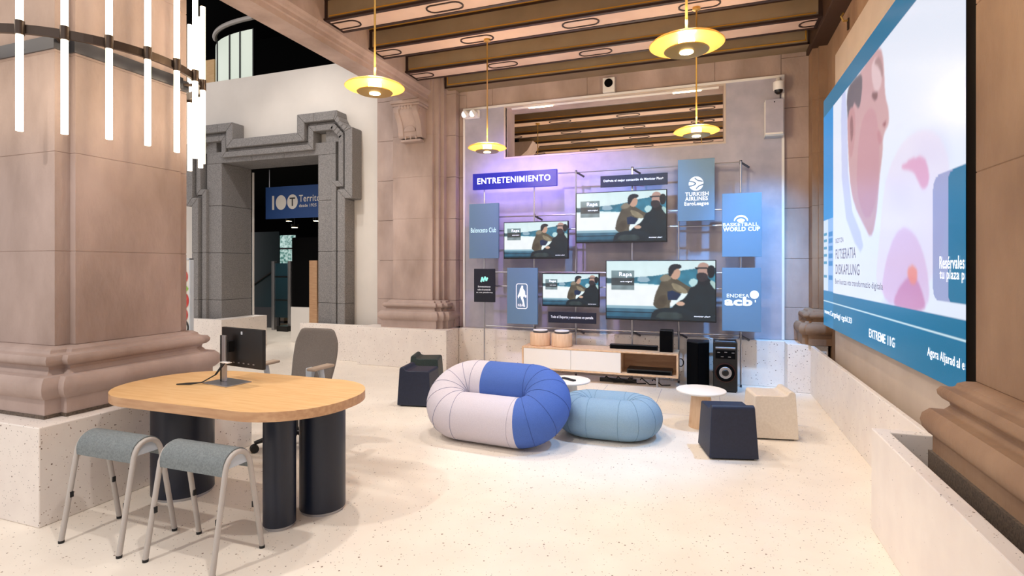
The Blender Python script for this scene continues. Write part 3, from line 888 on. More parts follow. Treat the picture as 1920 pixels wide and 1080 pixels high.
t, q = board('glowing deep blue sign with lit white capital lettering', -3.187, -1.933, 2.61, 2.84, 'sign_lit', .05, 7.22)
lettering('ENTRETENIMIENTO', t, lambda u, v: (-3.187 + 1.254 * u, 7.212, 2.61 + .23 * v), .06, .93, .33, .70, 'letter_lit', .012)
d = bpy.data.lights.new('sign_glow', 'AREA'); d.shape = 'RECTANGLE'; d.size = 1.2; d.size_y = .18; d.energy = 9; d.color = (.32, .25, 1)
o = bpy.data.objects.new('sign_glow', d); C.objects.link(o); o.parent = t; o.location = (0, .07, .115); o.rotation_euler = (-PI / 2, 0, 0); o.rotation_euler = (PI / 2, 0, 0)

t, q = board('narrow midnight caption board above the upper television', -1.337, -.471, 2.558, 2.709, 'sign_navy', .02)
lettering('Disfruta el mejor contenido de Movistar Plus+', t, q, .05, .94, .38, .66, 'letter')
t, q = board('narrow midnight caption board below the smallest television', -2.062, -1.394, .73, .88, 'sign_navy', .02)
lettering('Todo el Deporte y emociones en pantalla', t, q, .06, .94, .36, .66, 'letter')
t, q = board('small midnight board with mint emblem and three text lines', -3.178, -2.854, .99, 1.469, 'sign_navy', .025)
flat(t, q, strip2d([(.34, .60), (.40, .75), (.46, .62), (.54, .76), (.60, .64), (.66, .74)], .07), 'letter_teal', 'emblem')
for k, (a, b_, s_) in enumerate(((.2, .8, 'Entretenimiento'), (.18, .8, 'todo el contenido'), (.12, .9, 'en una plataforma'))):
    lettering(s_, t, q, a, b_, .44 - .09 * k, .49 - .09 * k, 'letter')
t, q = board('grey blue board with one small line of text only', -3.254, -2.797, 1.62, 2.41)
lettering('Baloncesto Club', t, q, .06, .92, .47, .56, 'letter_blue')
t, q = board('grey blue board with white player silhouette emblem', -2.667, -2.216, .694, 1.485)
K = lambda u, v: (.3 + .38 * u, .27 + .45 * v)
def rrect(x0, x1, y0, y1, r, ry):
    return [(x1 - r + r * math.cos(a), y1 - ry + ry * math.sin(a)) for a in np.linspace(0, PI / 2, 6)] + [(x0 + r + r * math.cos(a), y1 - ry + ry * math.sin(a)) for a in np.linspace(PI / 2, PI, 6)] + \
           [(x0 + r + r * math.cos(a), y0 + ry + ry * math.sin(a)) for a in np.linspace(PI, 1.5 * PI, 6)] + [(x1 - r + r * math.cos(a), y0 + ry + ry * math.sin(a)) for a in np.linspace(1.5 * PI, 2 * PI, 6)]
flat(t, q, ring2d([K(*p) for p in rrect(0, 1, 0, 1, .18, .09)], [K(*p) for p in rrect(.06, .94, .03, .97, .14, .07)]), 'letter', 'emblem_border')
flat(t, q, [[K(*p) for p in ((.42, .84), (.5, .93), (.62, .90), (.62, .80), (.78, .70), (.80, .56), (.92, .52), (.88, .44), (.74, .46), (.70, .52), (.62, .44), (.70, .30), (.78, .08), (.66, .08), (.56, .26), (.44, .40), (.36, .52), (.18, .40), (.14, .50), (.30, .66), (.34, .78))]], 'letter', 'player_silhouette')
lettering('NBA', t, q, .36, .54, .31, .36, 'letter', .02)
t, q = board('tall grey blue board with round swirl emblem, uppermost of the three boards', -.346, .094, 2.08, 2.86)
ball = circ(.5, .60, .20, 32, .115)
flat(t, q, [ball], 'letter', 'ball_emblem')
q2 = lambda u, v: (-.346 + .44 * u, 7.240, 2.08 + .78 * v)
flat(t, q2, strip2d([(.30, .645), (.42, .63), (.5, .60), (.42, .57), (.30, .56)], .022) + strip2d([(.46, .69), (.54, .65), (.68, .63)], .022) + strip2d([(.5, .515), (.58, .56), (.7, .585)], .022), 'sign_blue', 'emblem_lines')
lettering('TURKISH', t, q, .20, .84, .40, .465, 'letter', .03)
lettering('AIRLINES', t, q, .20, .82, .325, .39, 'letter', .03)
lettering('EuroLeague', t, q, .18, .84, .23, .31, 'letter', .03)
t, q = board('grey blue board with arched emblem and world cup lettering', .181, .629, 1.622, 2.405)
flat(t, q, strip2d(circ(.48, .555, .17, 14, .085, .1, PI - .1), .03), 'letter', 'arch_emblem')
flat(t, q, [circ(.48, .57, .10, 18, .03)], 'letter', 'arch_emblem')
lettering('BASKETBALL', t, q, .02, .92, .48, .535, 'letter', .02)
lettering('WORLD CUP', t, q, .02, .96, .40, .47, 'letter', .04)
t, q = board('grey blue board with ball emblem and lower case league lettering, lowest board', .181, .623, .704, 1.487)
lettering('ENDESA', t, q, .12, .70, .53, .59, 'letter')
lettering('acb', t, q, .06, .78, .40, .54, 'letter', .05)
flat(t, q, [circ(.83, .58, .115, 24, .066), [(.84, .46), (.87, .46), (.87, .50), (.84, .50)]], 'letter', 'ball_emblem')

# ---- wall devices
sp = thing('wall_speaker', 'white box loudspeaker mounted at the edge of the media panel', 'speaker', (.79, 7.5, 3.13))
bx(.686, .892, 7.44, 7.585, 3.14, 3.58).build('cabinet', 'white', sp, bevel=.008)
bx(.69, .888, 7.432, 7.44, 3.165, 3.575).build('grille', 'panel', sp)
bx(.686, .892, 7.43, 7.585, 3.12, 3.14).build('bottom_trim', 'chair_frame', sp)
MB().tube([(.79, 7.43, 3.54), (.79, 7.435, 3.54)], .008, 10).build('status_dot', 'black', sp)
sc_ = thing('security_camera', 'white dome security camera above the wall loudspeaker', 'camera', (.84, 7.5, 3.7))
MB().tube([(.84, 7.585, 3.83), (.84, 7.50, 3.83), (.84, 7.48, 3.79)], .03, 10).build('bracket', 'white', sc_, smooth=40)
MB().lathe([(.05, 3.80), (.062, 3.79), (.062, 3.70), (.055, 3.69)], .84, 7.47, 20).build('housing', 'white', sc_, smooth=40)
MB().lathe([(.05, 3.69), (.045, 3.665), (.025, 3.645), (.001, 3.64)], .84, 7.47, 20).build('dome', 'black', sc_, smooth=60)
MB().tube([(.87, 7.58, 3.72), (.87, 7.58, 3.58)], .006, 6).build('cable', 'black', sc_)
wd = thing('wall_horn', 'small white box with black round opening above the media panel', 'detector', (-1.28, 7.6, 3.92))
bx(-1.364, -1.2, 7.56, 7.644, 3.925, 4.125).build('housing', 'white', wd, bevel=.004)
MB().tube([(-1.282, 7.55, 4.05), (-1.282, 7.562, 4.05)], .058, 24).build('opening', 'black_matte', wd)
el = thing('emergency_light', 'white twin head emergency light on the media panel corner', 'emergency light', (-3.37, 7.5, 3.7))
bx(-3.46, -3.22, 7.53, 7.586, 3.74, 3.86).build('base', 'white', el, bevel=.01)
for x in (-3.41, -3.28):
    MB().tube([(x, 7.53, 3.80), (x - .02, 7.46, 3.79)], [.05, .06], 16).build('lamp_head', 'white', el, smooth=40)
    MB().tube([(x - .02, 7.46, 3.79), (x - .0202, 7.457, 3.79)], .048, 16).build('lens', 'screen_white', el)
td = thing('track_downlight', 'slim lit strip light inside the head of the wall opening', 'strip light', (-1.3, 7.7, 3.86))
bx(-2.75, .15, 7.66, 7.70, 3.855, 3.872).build('track', 'white', td)
for x in (-2.3, -.25): bx(x - .18, x + .18, 7.665, 7.695, 3.847, 3.855).build('lit_strip', 'bulb', td)

# ------------------------------------------------------------------ giant LED screen
SX, SY0, SY1, SZ0, SZ1 = 1.25, 3.40, 6.99, .845, 3.37
bd = tag(bx(1.315, 1.349, 3.3, 6.75, .12, 3.80).build('backing_board', 'beige_board', bevel=.004), 'beige backing board mounted behind the giant screen', 'wall board')


def led_uv(px, py):
    """where a pixel of the photograph falls on the screen's plane x = SX"""
    k = (px - 960) / F_PX
    rx, ry = -math.sin(YAW) + math.cos(YAW) * k, math.cos(YAW) + math.sin(YAW) * k
    d_ = SX / rx
    return ((SY1 - ry * d_) / (SY1 - SY0), (SZ1 - (1.5 + d_ * (500 - py) / F_PX)) / (SZ1 - SZ0))


def led_picture():
    w, h = 330, 250
    U, V = np.meshgrid((np.arange(w) + .5) / w, (np.arange(h) + .5) / h)
    img = np.zeros((h, w, 3)); img[:] = hexc('e4ebfa')
    def p(poly, col, sm=2, mix=1.0):
        poly = [led_uv(*q_) for q_ in poly]
        k = inpoly(U, V, smooth_poly(poly, sm) if sm else poly); img[k] = img[k] * (1 - mix) + hexc(col) * mix
    # pale lilac cloth in soft folds
    f = np.sin(U * 24 + 5 * np.sin(V * 7)) * .5 + np.sin(V * 22 + U * 12) * .5
    k = (U > .6) & (V > .35)
    img[k] -= (np.clip(f, 0, 1)[..., None] * np.array([.06, .07, .02]))[k]
    p([(1660, 330), (1700, 250), (1760, 240), (1790, 330), (1750, 560), (1640, 560), (1650, 440)], 'e6dcf2', 2, .7)
    p([(1690, 310), (1725, 290), (1738, 300), (1745, 340), (1730, 360), (1715, 320), (1692, 318)], 'd983ae', 2, .6)
    p([(1650, 560), (1665, 470), (1690, 420), (1720, 440), (1740, 500), (1745, 580), (1700, 578)], 'd8b4dc', 2, .7)
    p([(1672, 572), (1690, 530), (1715, 510), (1735, 560), (1735, 584), (1700, 580)], 'c67aa8', 2, .7)
    p([(1700, 505), (1712, 495), (1722, 508), (1718, 535), (1706, 530)], 'ee8e7c', 2, .85)
    # collar, then a generic head in profile
    p([(1577, 170), (1588, 160), (1592, 380), (1622, 455), (1612, 478), (1580, 390)], 'c2caf0', 1, .9)
    p([(1588, 168), (1612, 140), (1640, 95), (1655, 90), (1659, 140), (1660, 180), (1667, 205), (1668, 232), (1660, 246), (1656, 262), (1656, 285), (1650, 330), (1645, 400), (1635, 450), (1622, 425), (1600, 380), (1592, 320)], 'c8a0a6')
    p([(1612, 230), (1640, 190), (1652, 270), (1645, 380), (1625, 420), (1605, 360)], 'c28e9a', 2, .7)
    p([(1632, 120), (1652, 100), (1656, 160), (1640, 180)], 'dfc6cc', 2, .8)
    p([(1588, 172), (1600, 150), (1618, 135), (1617, 175), (1612, 205), (1607, 200), (1602, 190), (1597, 215), (1590, 230)], '6a6470')
    p([(1590, 215), (1597, 200), (1604, 205), (1605, 250), (1598, 300), (1592, 290)], 'c09096')
    p([(1594, 222), (1600, 216), (1601, 255), (1596, 272)], '885e66', 2, .8)
    p([(1638, 118), (1650, 104), (1657, 130), (1655, 150), (1650, 128)], '9a7a80', 1, .8)
    p([(1634, 176), (1646, 172), (1647, 182), (1642, 190), (1637, 186)], '75545c', 1, .9)
    p([(1655, 235), (1662, 226), (1661, 238)], '8a4c58', 0, .9)
    p([(1648, 240), (1656, 262), (1650, 275), (1645, 255)], 'b87884', 1, .6)
    img = blur(img, 3)
    TEAL = '12729a'
    ul = led_uv(1563, 500)[0]
    side = U < ul
    img[side] = hexc('1590d8')
    v0, v1 = led_uv(1550, 412)[1], led_uv(1550, 545)[1]
    k = side & (V > v0) & (V < v1); img[k] = hexc('cfe0f6')
    k = k & (U > ul * .5); img[k] = hexc('8fb8ea')
    for i in range(7):
        r0 = v0 + (v1 - v0) * (.18 + .1 * i)
        if i == 5: continue
        img[(U > ul * .05) & (U < ul * .38) & (V > r0) & (V < r0 + .012)] = hexc('3c94b8')
        img[(U > ul * .55) & (U < ul * .93) & (V > r0) & (V < r0 + .02)] = hexc('2f84c4')
    img[V < led_uv(1563, 200)[1]] = hexc(TEAL)
    vb = led_uv(1700, 578)[1]
    img[V > vb] = hexc(TEAL); img[side & (V > v1)] = hexc('147eb0')
    vl = led_uv(1700, 606)[1]
    img[(V > vl - .003) & (V < vl + .003)] = hexc('d8f0f8')
    (ua, va), (ub, vb_) = led_uv(1750, 333), led_uv(1778, 565)
    k = inpoly(U, V, rrect(ua, 1.3, va, vb_, .02, .03)); img[k] = img[k] * .3 + hexc('8088bc') * .7
    k = inpoly(U, V, rrect(ub, 1.3, va, vb_, .015, .02)); img[k] = hexc(TEAL)
    return img


led = thing('led_screen', 'giant wall screen showing a face in profile and teal borders', 'screen', (SX, (SY0 + SY1) / 2, SZ0))
bx(SX, 1.312, SY0, SY1, SZ0, SZ1).build('housing', 'black', led)
LT = lambda u, v: (SX - .003, SY1 - (SY1 - SY0) * u, SZ1 - (SZ1 - SZ0) * v)
o = bpy.data.objects.new('screen', picture_mesh('screen', led_picture(), LT, picture_material('giant screen picture', 0.82))); C.objects.link(o); attach(o, led)
LT2 = lambda u, v: (SX - .006, SY1 - (SY1 - SY0) * u, SZ1 - (SZ1 - SZ0) * v)
for s_, xa, ya, xb, yb, m_ in (('BIZITZA', 1568, 456, 1583, 444, 'screen_ink'), ('FUTSERATIA', 1568, 486, 1606, 464, 'screen_ink'), ('DISKAPLUNG', 1568, 514, 1613, 494, 'screen_ink'),
                               ('Berrikuntza eta transformazio digitala', 1567, 535, 1657, 544, 'screen_ink'),
                               ('www.Cargolagi cgcbl.33', 1547, 590, 1598, 592, 'screen_white'), ('EXTREME 11G', 1631, 632, 1679, 617, 'screen_white'), ('Agora Aljarad al e', 1741, 672, 1811, 658, 'screen_white'),
                               ('Resérvales', 1764, 504, 1811, 489, 'screen_white'), ('tu plaza p', 1764, 528, 1811, 515, 'screen_white')):
    ua, va = led_uv(xa, ya); ub = led_uv(xb, ya)[0]; hh = {'BIZITZA': .018, 'FUTSERATIA': .04, 'DISKAPLUNG': .04}.get(s_, .028)
    lettering(s_, o, LT2, ua, ub, va, va - hh, m_)
for i, (y, z) in enumerate(((6.3, 3.98), (5.2, 3.98))):
    h_ = thing('wall_hook', 'small brass hook on the wall above the backing board', 'hook', (1.34, y, z), group='brass wall hooks')
    MB().tube([(1.349, y, z), (1.30, y, z), (1.28, y, z + .05), (1.30, y, z + .08)], .01, 8).build('hook_arm', 'brass', h_)
    MB().box(1.335, 1.349, y - .02, y + .02, z - .09, z + .02).build('plate', 'bronze', h_)

# ------------------------------------------------------------------ oak table with navy drums
TZ = .74
tb = thing('meeting_table', 'rounded oak meeting table on three navy cylinder legs', 'table', (-2.77, 2.62, 0))
tx0, tx1, ty0, ty1, cr = -3.575, -1.935, 2.20, 3.06, .40


def rounded(x0, x1, y0, y1, r, n=14):
    pts = []
    for cx_, cy_, a0 in ((x1 - r, y0 + r, -PI / 2), (x1 - r, y1 - r, 0), (x0 + r, y1 - r, PI / 2), (x0 + r, y0 + r, PI)):
        pts += [(cx_ + r * math.cos(a0 + PI / 2 * k / n), cy_ + r * math.sin(a0 + PI / 2 * k / n)) for k in range(n + 1)]
    return pts


mb = MB(); pts = rounded(tx0, tx1, ty0, ty1, cr)
mb.add([(x, y, TZ) for x, y in pts], [tuple(range(len(pts)))], 0)
mb.loft([[(x, y, TZ - .052) for x, y in pts], [(x, y, TZ) for x, y in pts]], caps=False, mi=1)
mb.add([(x, y, TZ - .052) for x, y in pts], [tuple(range(len(pts)))], 1)
mb.build('tabletop', ['oak', 'oak_edge'], tb)
for (x, y, r) in ((-3.29, 2.68, .185), (-2.335, 2.52, .09), (-2.25, 2.79, .137)):
    lg = MB().lathe([(r, .018), (r, TZ - .052)], x, y, 48).build('leg', 'navy', tb, smooth=40)
    MB().lathe([(r - .008, 0), (r - .008, .018)], x, y, 40).build('foot_ring', 'steel', lg, smooth=40)

# monitor on the table
mo = thing('computer_monitor', 'black computer monitor seen from behind on the oak table', 'monitor', (-2.95, 2.72, TZ), rz=math.radians(-9))
bx(-.125, .125, -.09, .09, 0, .008).build('base', 'steel', mo, False, bevel=.003)
bx(-.06, -.01, -.008, .008, .008, .31).build('post', 'steel', mo, False, bevel=.003)
bx(-.062, -.046, -.0085, .0085, .008, .31).build('post_shade', 'black', mo, False)
bx(-.06, .0, .008, .05, .20, .27).build('arm', 'black', mo, False)
bx(-.135, .285, .05, .075, .10, .355).build('panel', 'black', mo, False, bevel=.004)
bx(-.12, .27, .0755, .077, .115, .342).build('display', 'black_matte', mo, False)
for k in range(6): bx(-.06 + .05 * k, -.045 + .05 * k, .0475, .05, .125, .131).build('port', 'steel', mo, False)
bx(.07, .085, .048, .05, .315, .335).build('emblem', 'chair_frame', mo, False)
bx(-.03, .05, -.03, .0, .135, .14).build('cable_clip', 'white', mo, False)
cbl = MB()
cbl.tube([(-2.955, 2.69, .87), (-2.99, 2.66, .80), (-3.05, 2.62, .758), (-3.12, 2.59, .746), (-3.2, 2.56, .746), (-3.17, 2.60, .746), (-3.08, 2.64, .75), (-3.0, 2.68, .80), (-2.95, 2.7, .87)], .004, 6)
tag(cbl.build('monitor_cable', 'rubber'), 'black cable looping from the monitor across the oak table', 'cable')

# perch stools
def perch(label, x, y):
    t = thing('perch_stool', label, 'stool', (x, y, 0), group='perch stools')
    W2, D2, HT = .225, .155, .565
    for sx in (-1, 1):
        pth = [(sx * W2, -D2, .012)]
        r = .072
        zc = HT - r - .004
        pth.append((sx * (W2 - .004), -r - .004, zc))
        for k in range(1, 9):
            a = PI - PI * k / 9
            pth.append((sx * (W2 - .006), r * math.cos(a), zc + r * math.sin(a)))
        pth.append((sx * (W2 - .004), r + .004, zc)); pth.append((sx * W2, D2, .012))
        MB().tube(pth, .0135, 12).build('leg_frame', 'grey_tube', t, False, smooth=50)
        for sy in (-1, 1):
            MB().lathe([(.014, 0), (.0145, .014)], sx * W2, sy * D2, 12).build('foot', 'rubber', t, False)
            f = .48
            bx(sx * (W2 - .002) - (.019 if sx > 0 else -.008), sx * (W2 - .002) - (.008 if sx > 0 else -.019), sy * (.075 + .08 * f) - .008, sy * (.075 + .08 * f) + .008, .235, .265).build('stack_bumper', 'rubber', t, False)
    # half-round felt saddle between the frames
    n = 16; ro, ri_ = .088, .07
    zc = HT - .074
    prof_ = [(ro * math.cos(PI * k / n), zc + ro * math.sin(PI * k / n)) for k in range(n + 1)]
    prof_ += [(-ro, zc - .03), (-ro + .015, zc - .032), (-ri_ * .9, zc)] + [(ri_ * math.cos(PI - PI * k / n), zc + ri_ * .9 * math.sin(PI * k / n)) for k in range(1, n)] + [(ri_ * .9, zc), (ro - .015, zc - .032), (ro, zc - .03)]
    mb = MB(); mb.prism_x(prof_, -W2 + .012, W2 - .012)
    mb.build('seat', 'felt', t, False, smooth=40)
    for sx in (-1, 1):
        MB().prism_x([(.068 * math.cos(PI * k / 12), zc + .066 * math.sin(PI * k / 12)) for k in range(13)], sx * (W2 - .012) - .004, sx * (W2 - .012) + .004).build('end_plate', 'chair_frame', t, False)
    return t


perch('grey felt perch stool beside the terrazzo plinth under the pillar', -3.075, 2.112)
perch('grey felt perch stool in front of the narrow navy table leg', -2.46, 2.13)

# task chair
tc = thing('office_chair', 'taupe office chair with white armrests behind the oak table', 'chair', (-3.25, 3.68, 0))
rings = []
nb_ = 20
for k in range(9):
    f = k / 8; z = .53 + .40 * f
    wv = .212 + .02 * math.sin(PI * f) - (.03 * max(0, f - .8) / .2)
    yb = .20 + .05 * math.sin(f * 1.6) + .03 * f
    ring_ = []
    for i in range(nb_):
        a = 2 * PI * i / nb_; cx_, sy_ = math.cos(a), math.sin(a)
        x_ = wv * math.copysign(abs(cx_) ** .5, cx_); y_ = .022 * math.copysign(abs(sy_) ** .6, sy_)
        ring_.append((x_, yb + y_ - .045 * (1 - (x_ / wv) ** 2) * -.5, z))
    rings.append(ring_)
top = rings[-1]; cxm = sum(p[1] for p in top) / len(top)
rings.append([(p[0] * .93, cxm + (p[1] - cxm) * .8, .944) for p in top]); rings.append([(p[0] * .8, cxm + (p[1] - cxm) * .4, .953) for p in top])
MB().loft(rings).build('backrest', 'chair', tc, False, smooth=60)
bx(-.235, .235, -.25, .20, .44, .50).build('seat', 'chair', tc, False, bevel=.025, seg=3)
bx(-.03, .03, .16, .26, .42, .62).build('back_support', 'chair_frame', tc, False, bevel=.01)
for sx in (-1, 1):
    MB().tube([(sx * .20, .02, .43), (sx * .27, .02, .45), (sx * .285, .0, .56), (sx * .285, -.03, .665)], [.018, .018, .02, .026], 10).build('arm_support', 'chair_frame', tc, False, smooth=50)
    bx(sx * .285 - .042, sx * .285 + .042, -.15, .10, .665, .69).build('arm_pad', 'armpad', tc, False, bevel=.01)
MB().lathe([(.03, .1), (.03, .3), (.022, .3), (.022, .44)], 0, 0, 16).build('gas_column', 'black', tc, False, smooth=40)
bs = MB()
for k in range(5):
    a = 2 * PI * k / 5 + .3
    bs.tube([(0, 0, .12), (.16 * math.cos(a), .16 * math.sin(a), .11), (.31 * math.cos(a), .31 * math.sin(a), .075)], [.03, .024, .016], 8)
bs.build('star_base', 'black', tc, False, smooth=50)
for k in range(5):
    a = 2 * PI * k / 5 + .3; x_, y_ = .31 * math.cos(a), .31 * math.sin(a)
    n_ = (-math.sin(a), math.cos(a))
    MB().tube([(x_ - n_[0] * .025, y_ - n_[1] * .025, .032), (x_ + n_[0] * .025, y_ + n_[1] * .025, .032)], .032, 16).build('caster', 'rubber', tc, False, smooth=40)

# ------------------------------------------------------------------ inflated ring seats
def ring_seat(t, r, half_len, seams, split, mats, seam_mat):
    """racetrack ring of a fat tube: centre line is a stadium, tube radius r; split(phase 0..1) picks the cloth"""
    off = r * .985
    ls = 2 * (half_len - off - r)             # straight length
    per = 2 * ls + 2 * PI * off
    def cl(s_):
        s_ = s_ % per
        if s_ < ls: return (-ls / 2 + s_, -off), (1, 0)
        s_ -= ls
        if s_ < PI * off: a = -PI / 2 + s_ / off; return (ls / 2 + off * math.cos(a), off * math.sin(a)), (-math.sin(a), math.cos(a))
        s_ -= PI * off
        if s_ < ls: return (ls / 2 - s_, off), (-1, 0)
        s_ -= ls
        a = PI / 2 + s_ / off; return (-ls / 2 + off * math.cos(a), off * math.sin(a)), (-math.sin(a), math.cos(a))
    def ring_at(s_, k=1.0, n=28):
        (x, y), (tx, ty) = cl(s_)
        nx, ny = ty, -tx
        # section slightly flattened where the cushion sits
        return [(x + nx * r * k * math.cos(b_), y + ny * r * k * math.cos(b_), r * k * math.sin(b_)) for b_ in [2 * PI * i / n for i in range(n)]]
    nseg = 120
    for part, m_ in enumerate(mats):
        for (a, b_) in split[part]:
            n = max(6, int(nseg * (b_ - a)))
            mb = MB(); mb.loft([ring_at(per * (a + (b_ - a) * k / n)) for k in range(n + 1)], caps=False)
            mb.build('cushion_cover', m_, t, False, smooth=70)
    for s_ in seams:
        (x, y), (tx, ty) = cl(per * s_); nx, ny = ty, -tx
        n = 40
        MB().tube([(x + nx * (r + .0005) * math.cos(2 * PI * i / n), y + ny * (r + .0005) * math.cos(2 * PI * i / n), (r + .0005) * math.sin(2 * PI * i / n)) for i in range(n)], .0013, 6, closed=True).build('seam', seam_mat[0] if any(a <= s_ <= b_ for a, b_ in split[0]) else seam_mat[-1], t, False)
    return ls, per, off


def fr_(half_len, r):
    off = r * .985; ls = 2 * (half_len - off - r); per = 2 * ls + 2 * PI * off
    return ls / per, PI * off / per


R1, H1 = .204, .665
a_, b_ = fr_(H1, R1)
s1 = thing('ring_sofa', 'inflated ring seat in lilac white and cobalt blue leaning on the aqua one', 'pouf', (-1.735, 4.455, .317), rz=math.radians(-5))
s1.rotation_euler = (math.radians(34), 0, math.radians(-5))
p1 = a_ * 1.06; p2 = a_ + b_ + a_ * .80
ring_seat(s1, R1, H1, [a_ + b_ * k / 6 for k in range(0, 7)] + [2 * a_ + b_ + b_ * k / 6 for k in range(0, 7)],
          [[(p2 - 1, p1)], [(p1, p2)]], ['sofa_white', 'sofa_blue'], ['seam_pale', 'seam'])
R2, H2 = .172, .475
a2, b2_ = fr_(H2, R2)
s2 = thing('ring_sofa', 'inflated ring seat in plain grey aqua lying flat on the floor', 'pouf', (-.835, 4.90, R2))
ring_seat(s2, R2, H2, [a2 + b2_ * k / 6 for k in range(0, 7)] + [2 * a2 + b2_ + b2_ * k / 6 for k in range(0, 7)], [[(0, 1.0)]], ['sofa_aqua'], [mat('aqua seam', '5c7c8e', .9)])

# ------------------------------------------------------------------ cube stools with a raised lip
def cube_stool(label, x, y, rz, m_, w=.35, h=.385):
    t = thing('cube_stool', label, 'stool', (x, y, 0), rz, group='lipped cube stools')
    b0, b1 = w / 2 + .012, w / 2 - .01
    lip = .035
    # side profile in y,z: lip along the front (-y) edge, rolled over
    pr_ = [(-b0, .012), (b0, .012), (b1, h - .025), (b1 - .006, h - .012), (b1 - .02, h - .006), (-b1 + .10, h - .008), (-b1 + .065, h), (-b1 + .05, h + lip - .008), (-b1 + .035, h + lip), (-b1 + .01, h + lip - .003), (-b1 - .004, h + lip - .02)]
    mb = MB()
    rings = []
    for (yy, z) in pr_: pass
    n = len(pr_)
    for sx in (-1, 1):
        mb.v += [(sx * (b0 + (b1 - b0) * (z / h)), yy, z) for yy, z in pr_]
    for i in range(n):
        j = (i + 1) % n; mb.f.append((i, j, n + j, n + i)); mb.mi.append(0)
    mb.f.append(tuple(range(n))); mb.f.append(tuple(range(2 * n - 1, n - 1, -1))); mb.mi += [0, 0]
    mb.build('body', m_, t, False, bevel=.01, seg=3)
    bx(-b0 + .03, b0 - .03, -b0 + .03, b0 - .03, 0, .014).build('base_pad', 'rubber', t, False)
    return t


cube_stool('navy cube stool with rolled lip beside the round white side table', .155, 4.72, math.radians(14), 'navy_soft')
cube_stool('cream cube stool with rolled lip by the terrazzo wall', .53, 5.37, math.radians(100), 'cream_soft')
cube_stool('navy cube stool with rolled lip standing next to the dark green one', -2.98, 5.30, math.radians(-80), 'navy_soft')
cube_stool('dark green cube stool with rolled lip by the pilaster', -3.28, 6.02, math.radians(-72), 'green_soft')

# side tables
def side_table(label, x, y, m_):
    t = thing('side_table', label, 'side table', (x, y, 0))
    MB().lathe([(.11, 0), (.112, .004), (.085, .325)], n=36).build('pedestal', m_, t, False, smooth=40)
    MB().lathe([(.20, .325), (.222, .332), (.225, .342), (.222, .348), (.001, .349)], n=48).build('tabletop', 'white', t, False, smooth=30)
    return t


side_table('low round white side table behind the navy cube stool', -.05, 5.40, 'oak_pale')
side_table('low round white side table with a remote beside the ring seats', -1.33, 5.42, 'white')
rm = thing('remote_control', 'slim black remote control on the white side table', 'remote', (-1.32, 5.40, .349), rz=math.radians(-35))
bx(-.09, .09, -.02, .02, 0, .016).build('body', 'black', rm, False, bevel=.005)
for k in range(4): bx(-.06 + .035 * k, -.05 + .035 * k, -.008, .008, .016, .018).build('button', 'steel_dark', rm, False)

# ------------------------------------------------------------------ television bench and what stands on it
BX0, BX1, BY0, BY1, BZ0, BZ1 = -2.335, -.326, 6.92, 7.29, .135, .435
be = thing('television_bench', 'long oak television bench with white doors and an open shelf', 'cabinet', (-1.33, 7.1, 0))
bx(BX0, BX1, BY0, BY1, BZ1 - .022, BZ1).build('top_panel', 'oak_pale', be, bevel=.002, seg=1)
bx(BX0, BX1, BY0, BY1, BZ0, BZ0 + .022).build('bottom_panel', 'oak_pale', be, bevel=.002, seg=1)
for x in (BX0, BX1 - .022): bx(x, x + .022, BY0, BY1, BZ0 + .022, BZ1 - .022).build('side_panel', 'oak_pale', be)
bx(BX0 + .022, BX1 - .022, BY1 - .012, BY1, BZ0 + .022, BZ1 - .022).build('back_panel', 'oak_edge', be)
XD = -1.02
bx(XD - .02, XD, BY0 + .02, BY1 - .012, BZ0 + .022, BZ1 - .022).build('divider', 'oak_pale', be)
xm = (BX0 + .022 + XD) / 2
for x0, x1 in ((BX0 + .024, xm - .0015), (xm + .0015, XD - .001)):
    bx(x0, x1, BY0 + .001, BY0 + .019, BZ0 + .024, BZ1 - .024).build('door', 'white', be, bevel=.0015, seg=1)
for x in (-2.1, -.58):
    for y in (6.98, 7.22): MB().lathe([(.013, 0), (.015, BZ0)], x, y, 12).build('leg', 'steel', be, smooth=40)
MB().tube([(BX1 + .03, 7.2, .20 + .055 * math.sin(a)) if False else (BX1 + .012 + .035 * math.cos(a), 7.3, .27 + .05 * math.sin(a)) for a in np.linspace(0, 2 * PI, 17)[:-1]], .007, 6, closed=True).build('cable_loop', 'rubber', be)
mp_ = thing('media_player', 'flat black media player on the open shelf of the bench', 'media player', (-.68, 7.08, BZ0 + .022))
bx(-.95, -.40, 6.96, 7.2, BZ0 + .023, BZ0 + .075).build('case', 'black', mp_, bevel=.004)
bx(-.93, -.42, 6.957, 6.96, BZ0 + .03, BZ0 + .06).build('front_panel', 'black_matte', mp_)
ct = thing('cable_tray', 'black cables and power strip on the floor under the bench', 'power strip', (-1.0, 7.1, 0))
bx(-1.32, -.85, 7.10, 7.16, 0, .05).build('power_strip', 'black', ct, bevel=.004)
mb = MB(); random.seed(3)
for k in range(5):
    x = -1.25 + k * .15
    mb.tube([(x, 7.12, .05), (x + .02, 7.08, .07 + .02 * random.random()), (x + .12, 7.05, .012), (x + .22, 7.1, .012)], .008, 6)
mb.build('cables', 'rubber', ct)


def drum_speaker(label, x, y):
    t = thing('drum_speaker', label, 'speaker', (x, y, BZ1), group='drum speakers on the bench')
    MB().lathe([(.132, 0), (.14, .008), (.14, .165), (.135, .172), (.10, .174)], n=40).build('body', 'oak_pale', t, False, smooth=40)
    MB().lathe([(.095, .174), (.10, .178), (.10, .19), (.09, .194)], n=32).build('top_disc', 'steel_dark', t, False, smooth=40)
    MB().lathe([(.092, .194), (.098, .198), (.098, .210), (.06, .214)], n=32).build('cap', 'white', t, False, smooth=40)
    return t


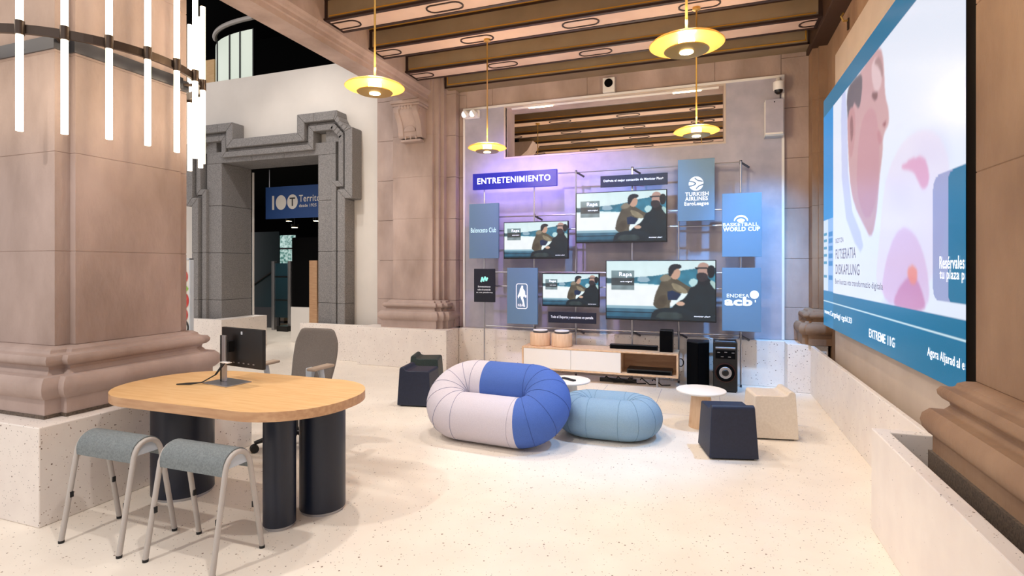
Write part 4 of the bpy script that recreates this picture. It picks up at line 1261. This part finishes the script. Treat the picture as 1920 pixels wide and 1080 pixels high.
drum_speaker('pale oak drum speaker at the outer end of the bench over its white doors', -2.13, 7.10)
drum_speaker('pale oak drum speaker standing between its twin and the soundbar', -1.83, 7.10)
sb = thing('soundbar', 'long black soundbar lying on the oak bench', 'soundbar', (-.9, 7.15, BZ1))
bx(-1.19, -.585, 7.10, 7.19, BZ1, BZ1 + .058).build('housing', 'black', sb, bevel=.008)
bx(-1.18, -.595, 7.096, 7.10, BZ1 + .006, BZ1 + .052).build('grille', 'black_matte', sb)
bt = thing('bookshelf_speaker', 'small black upright speaker at the end of the oak bench', 'speaker', (-.47, 7.12, BZ1))
bx(-.555, -.395, 7.02, 7.2, BZ1, BZ1 + .27).build('cabinet', 'black', bt, bevel=.006)
bx(-.548, -.402, 7.014, 7.02, BZ1 + .008, BZ1 + .262).build('grille', 'black_matte', bt)
tw = thing('tower_speaker', 'black wedge shaped tower speaker between bench and party speaker', 'speaker', (-.1, 7.25, 0))
MB().prism([(-.235, 7.16), (-.105, 7.06), (.03, 7.16), (.03, 7.40), (-.235, 7.40)], .02, .565).build('cabinet', 'black', tw, bevel=.006)
MB().prism([(-.226, 7.15), (-.108, 7.058), (-.108, 7.05), (-.234, 7.146)], .03, .555).build('grille', 'black_matte', tw)
MB().prism([(-.102, 7.058), (.022, 7.152), (.03, 7.146), (-.102, 7.05)], .03, .555).build('grille', 'black_matte', tw)
bx(-.22, .02, 7.17, 7.39, 0, .02).build('plinth', 'rubber', tw)
py_ = thing('party_speaker', 'black party speaker with large round woofer and control panel', 'speaker', (.21, 7.1, 0))
fy = 6.97
bx(.075, .345, fy, 7.28, .012, .60).build('cabinet', 'black', py_, bevel=.012)
bx(.09, .33, fy + .01, fy + .2, 0, .012).build('base', 'rubber', py_)
MB().prism_x([(fy - .004, .52), (fy - .004, .535), (fy + .06, .602), (fy + .09, .602)], .10, .32).build('top_panel', 'steel', py_)
bx(.10, .32, fy - .004, fy, .40, .50).build('control_panel', 'black_matte', py_)
for k, (x, z) in enumerate(((.12, .47), (.2, .475), (.28, .47), (.16, .42), (.24, .42))):
    bx(x, x + .03, fy - .007, fy - .004, z, z + .008).build('button', 'steel', py_)
ring_y = lambda r0, r1, y0, y1, z=.235: MB().loft([[(.21 + r0 * math.cos(2 * PI * i / 40), y0, z + r0 * math.sin(2 * PI * i / 40)) for i in range(40)], [(.21 + r1 * math.cos(2 * PI * i / 40), y1, z + r1 * math.sin(2 * PI * i / 40)) for i in range(40)]])
ring_y(.118, .112, fy, fy - .016).build('woofer_rim', mat('copper rim', '4a2c26', .35, .6), py_, smooth=30)
ring_y(.105, .10, fy - .016, fy - .018).build('woofer_cone', 'black_matte', py_)
ring_y(.07, .066, fy - .018, fy - .021).build('woofer_dome', 'steel', py_)
ring_y(.04, .028, fy - .021, fy - .03).build('dust_cap', 'black', py_, smooth=30)
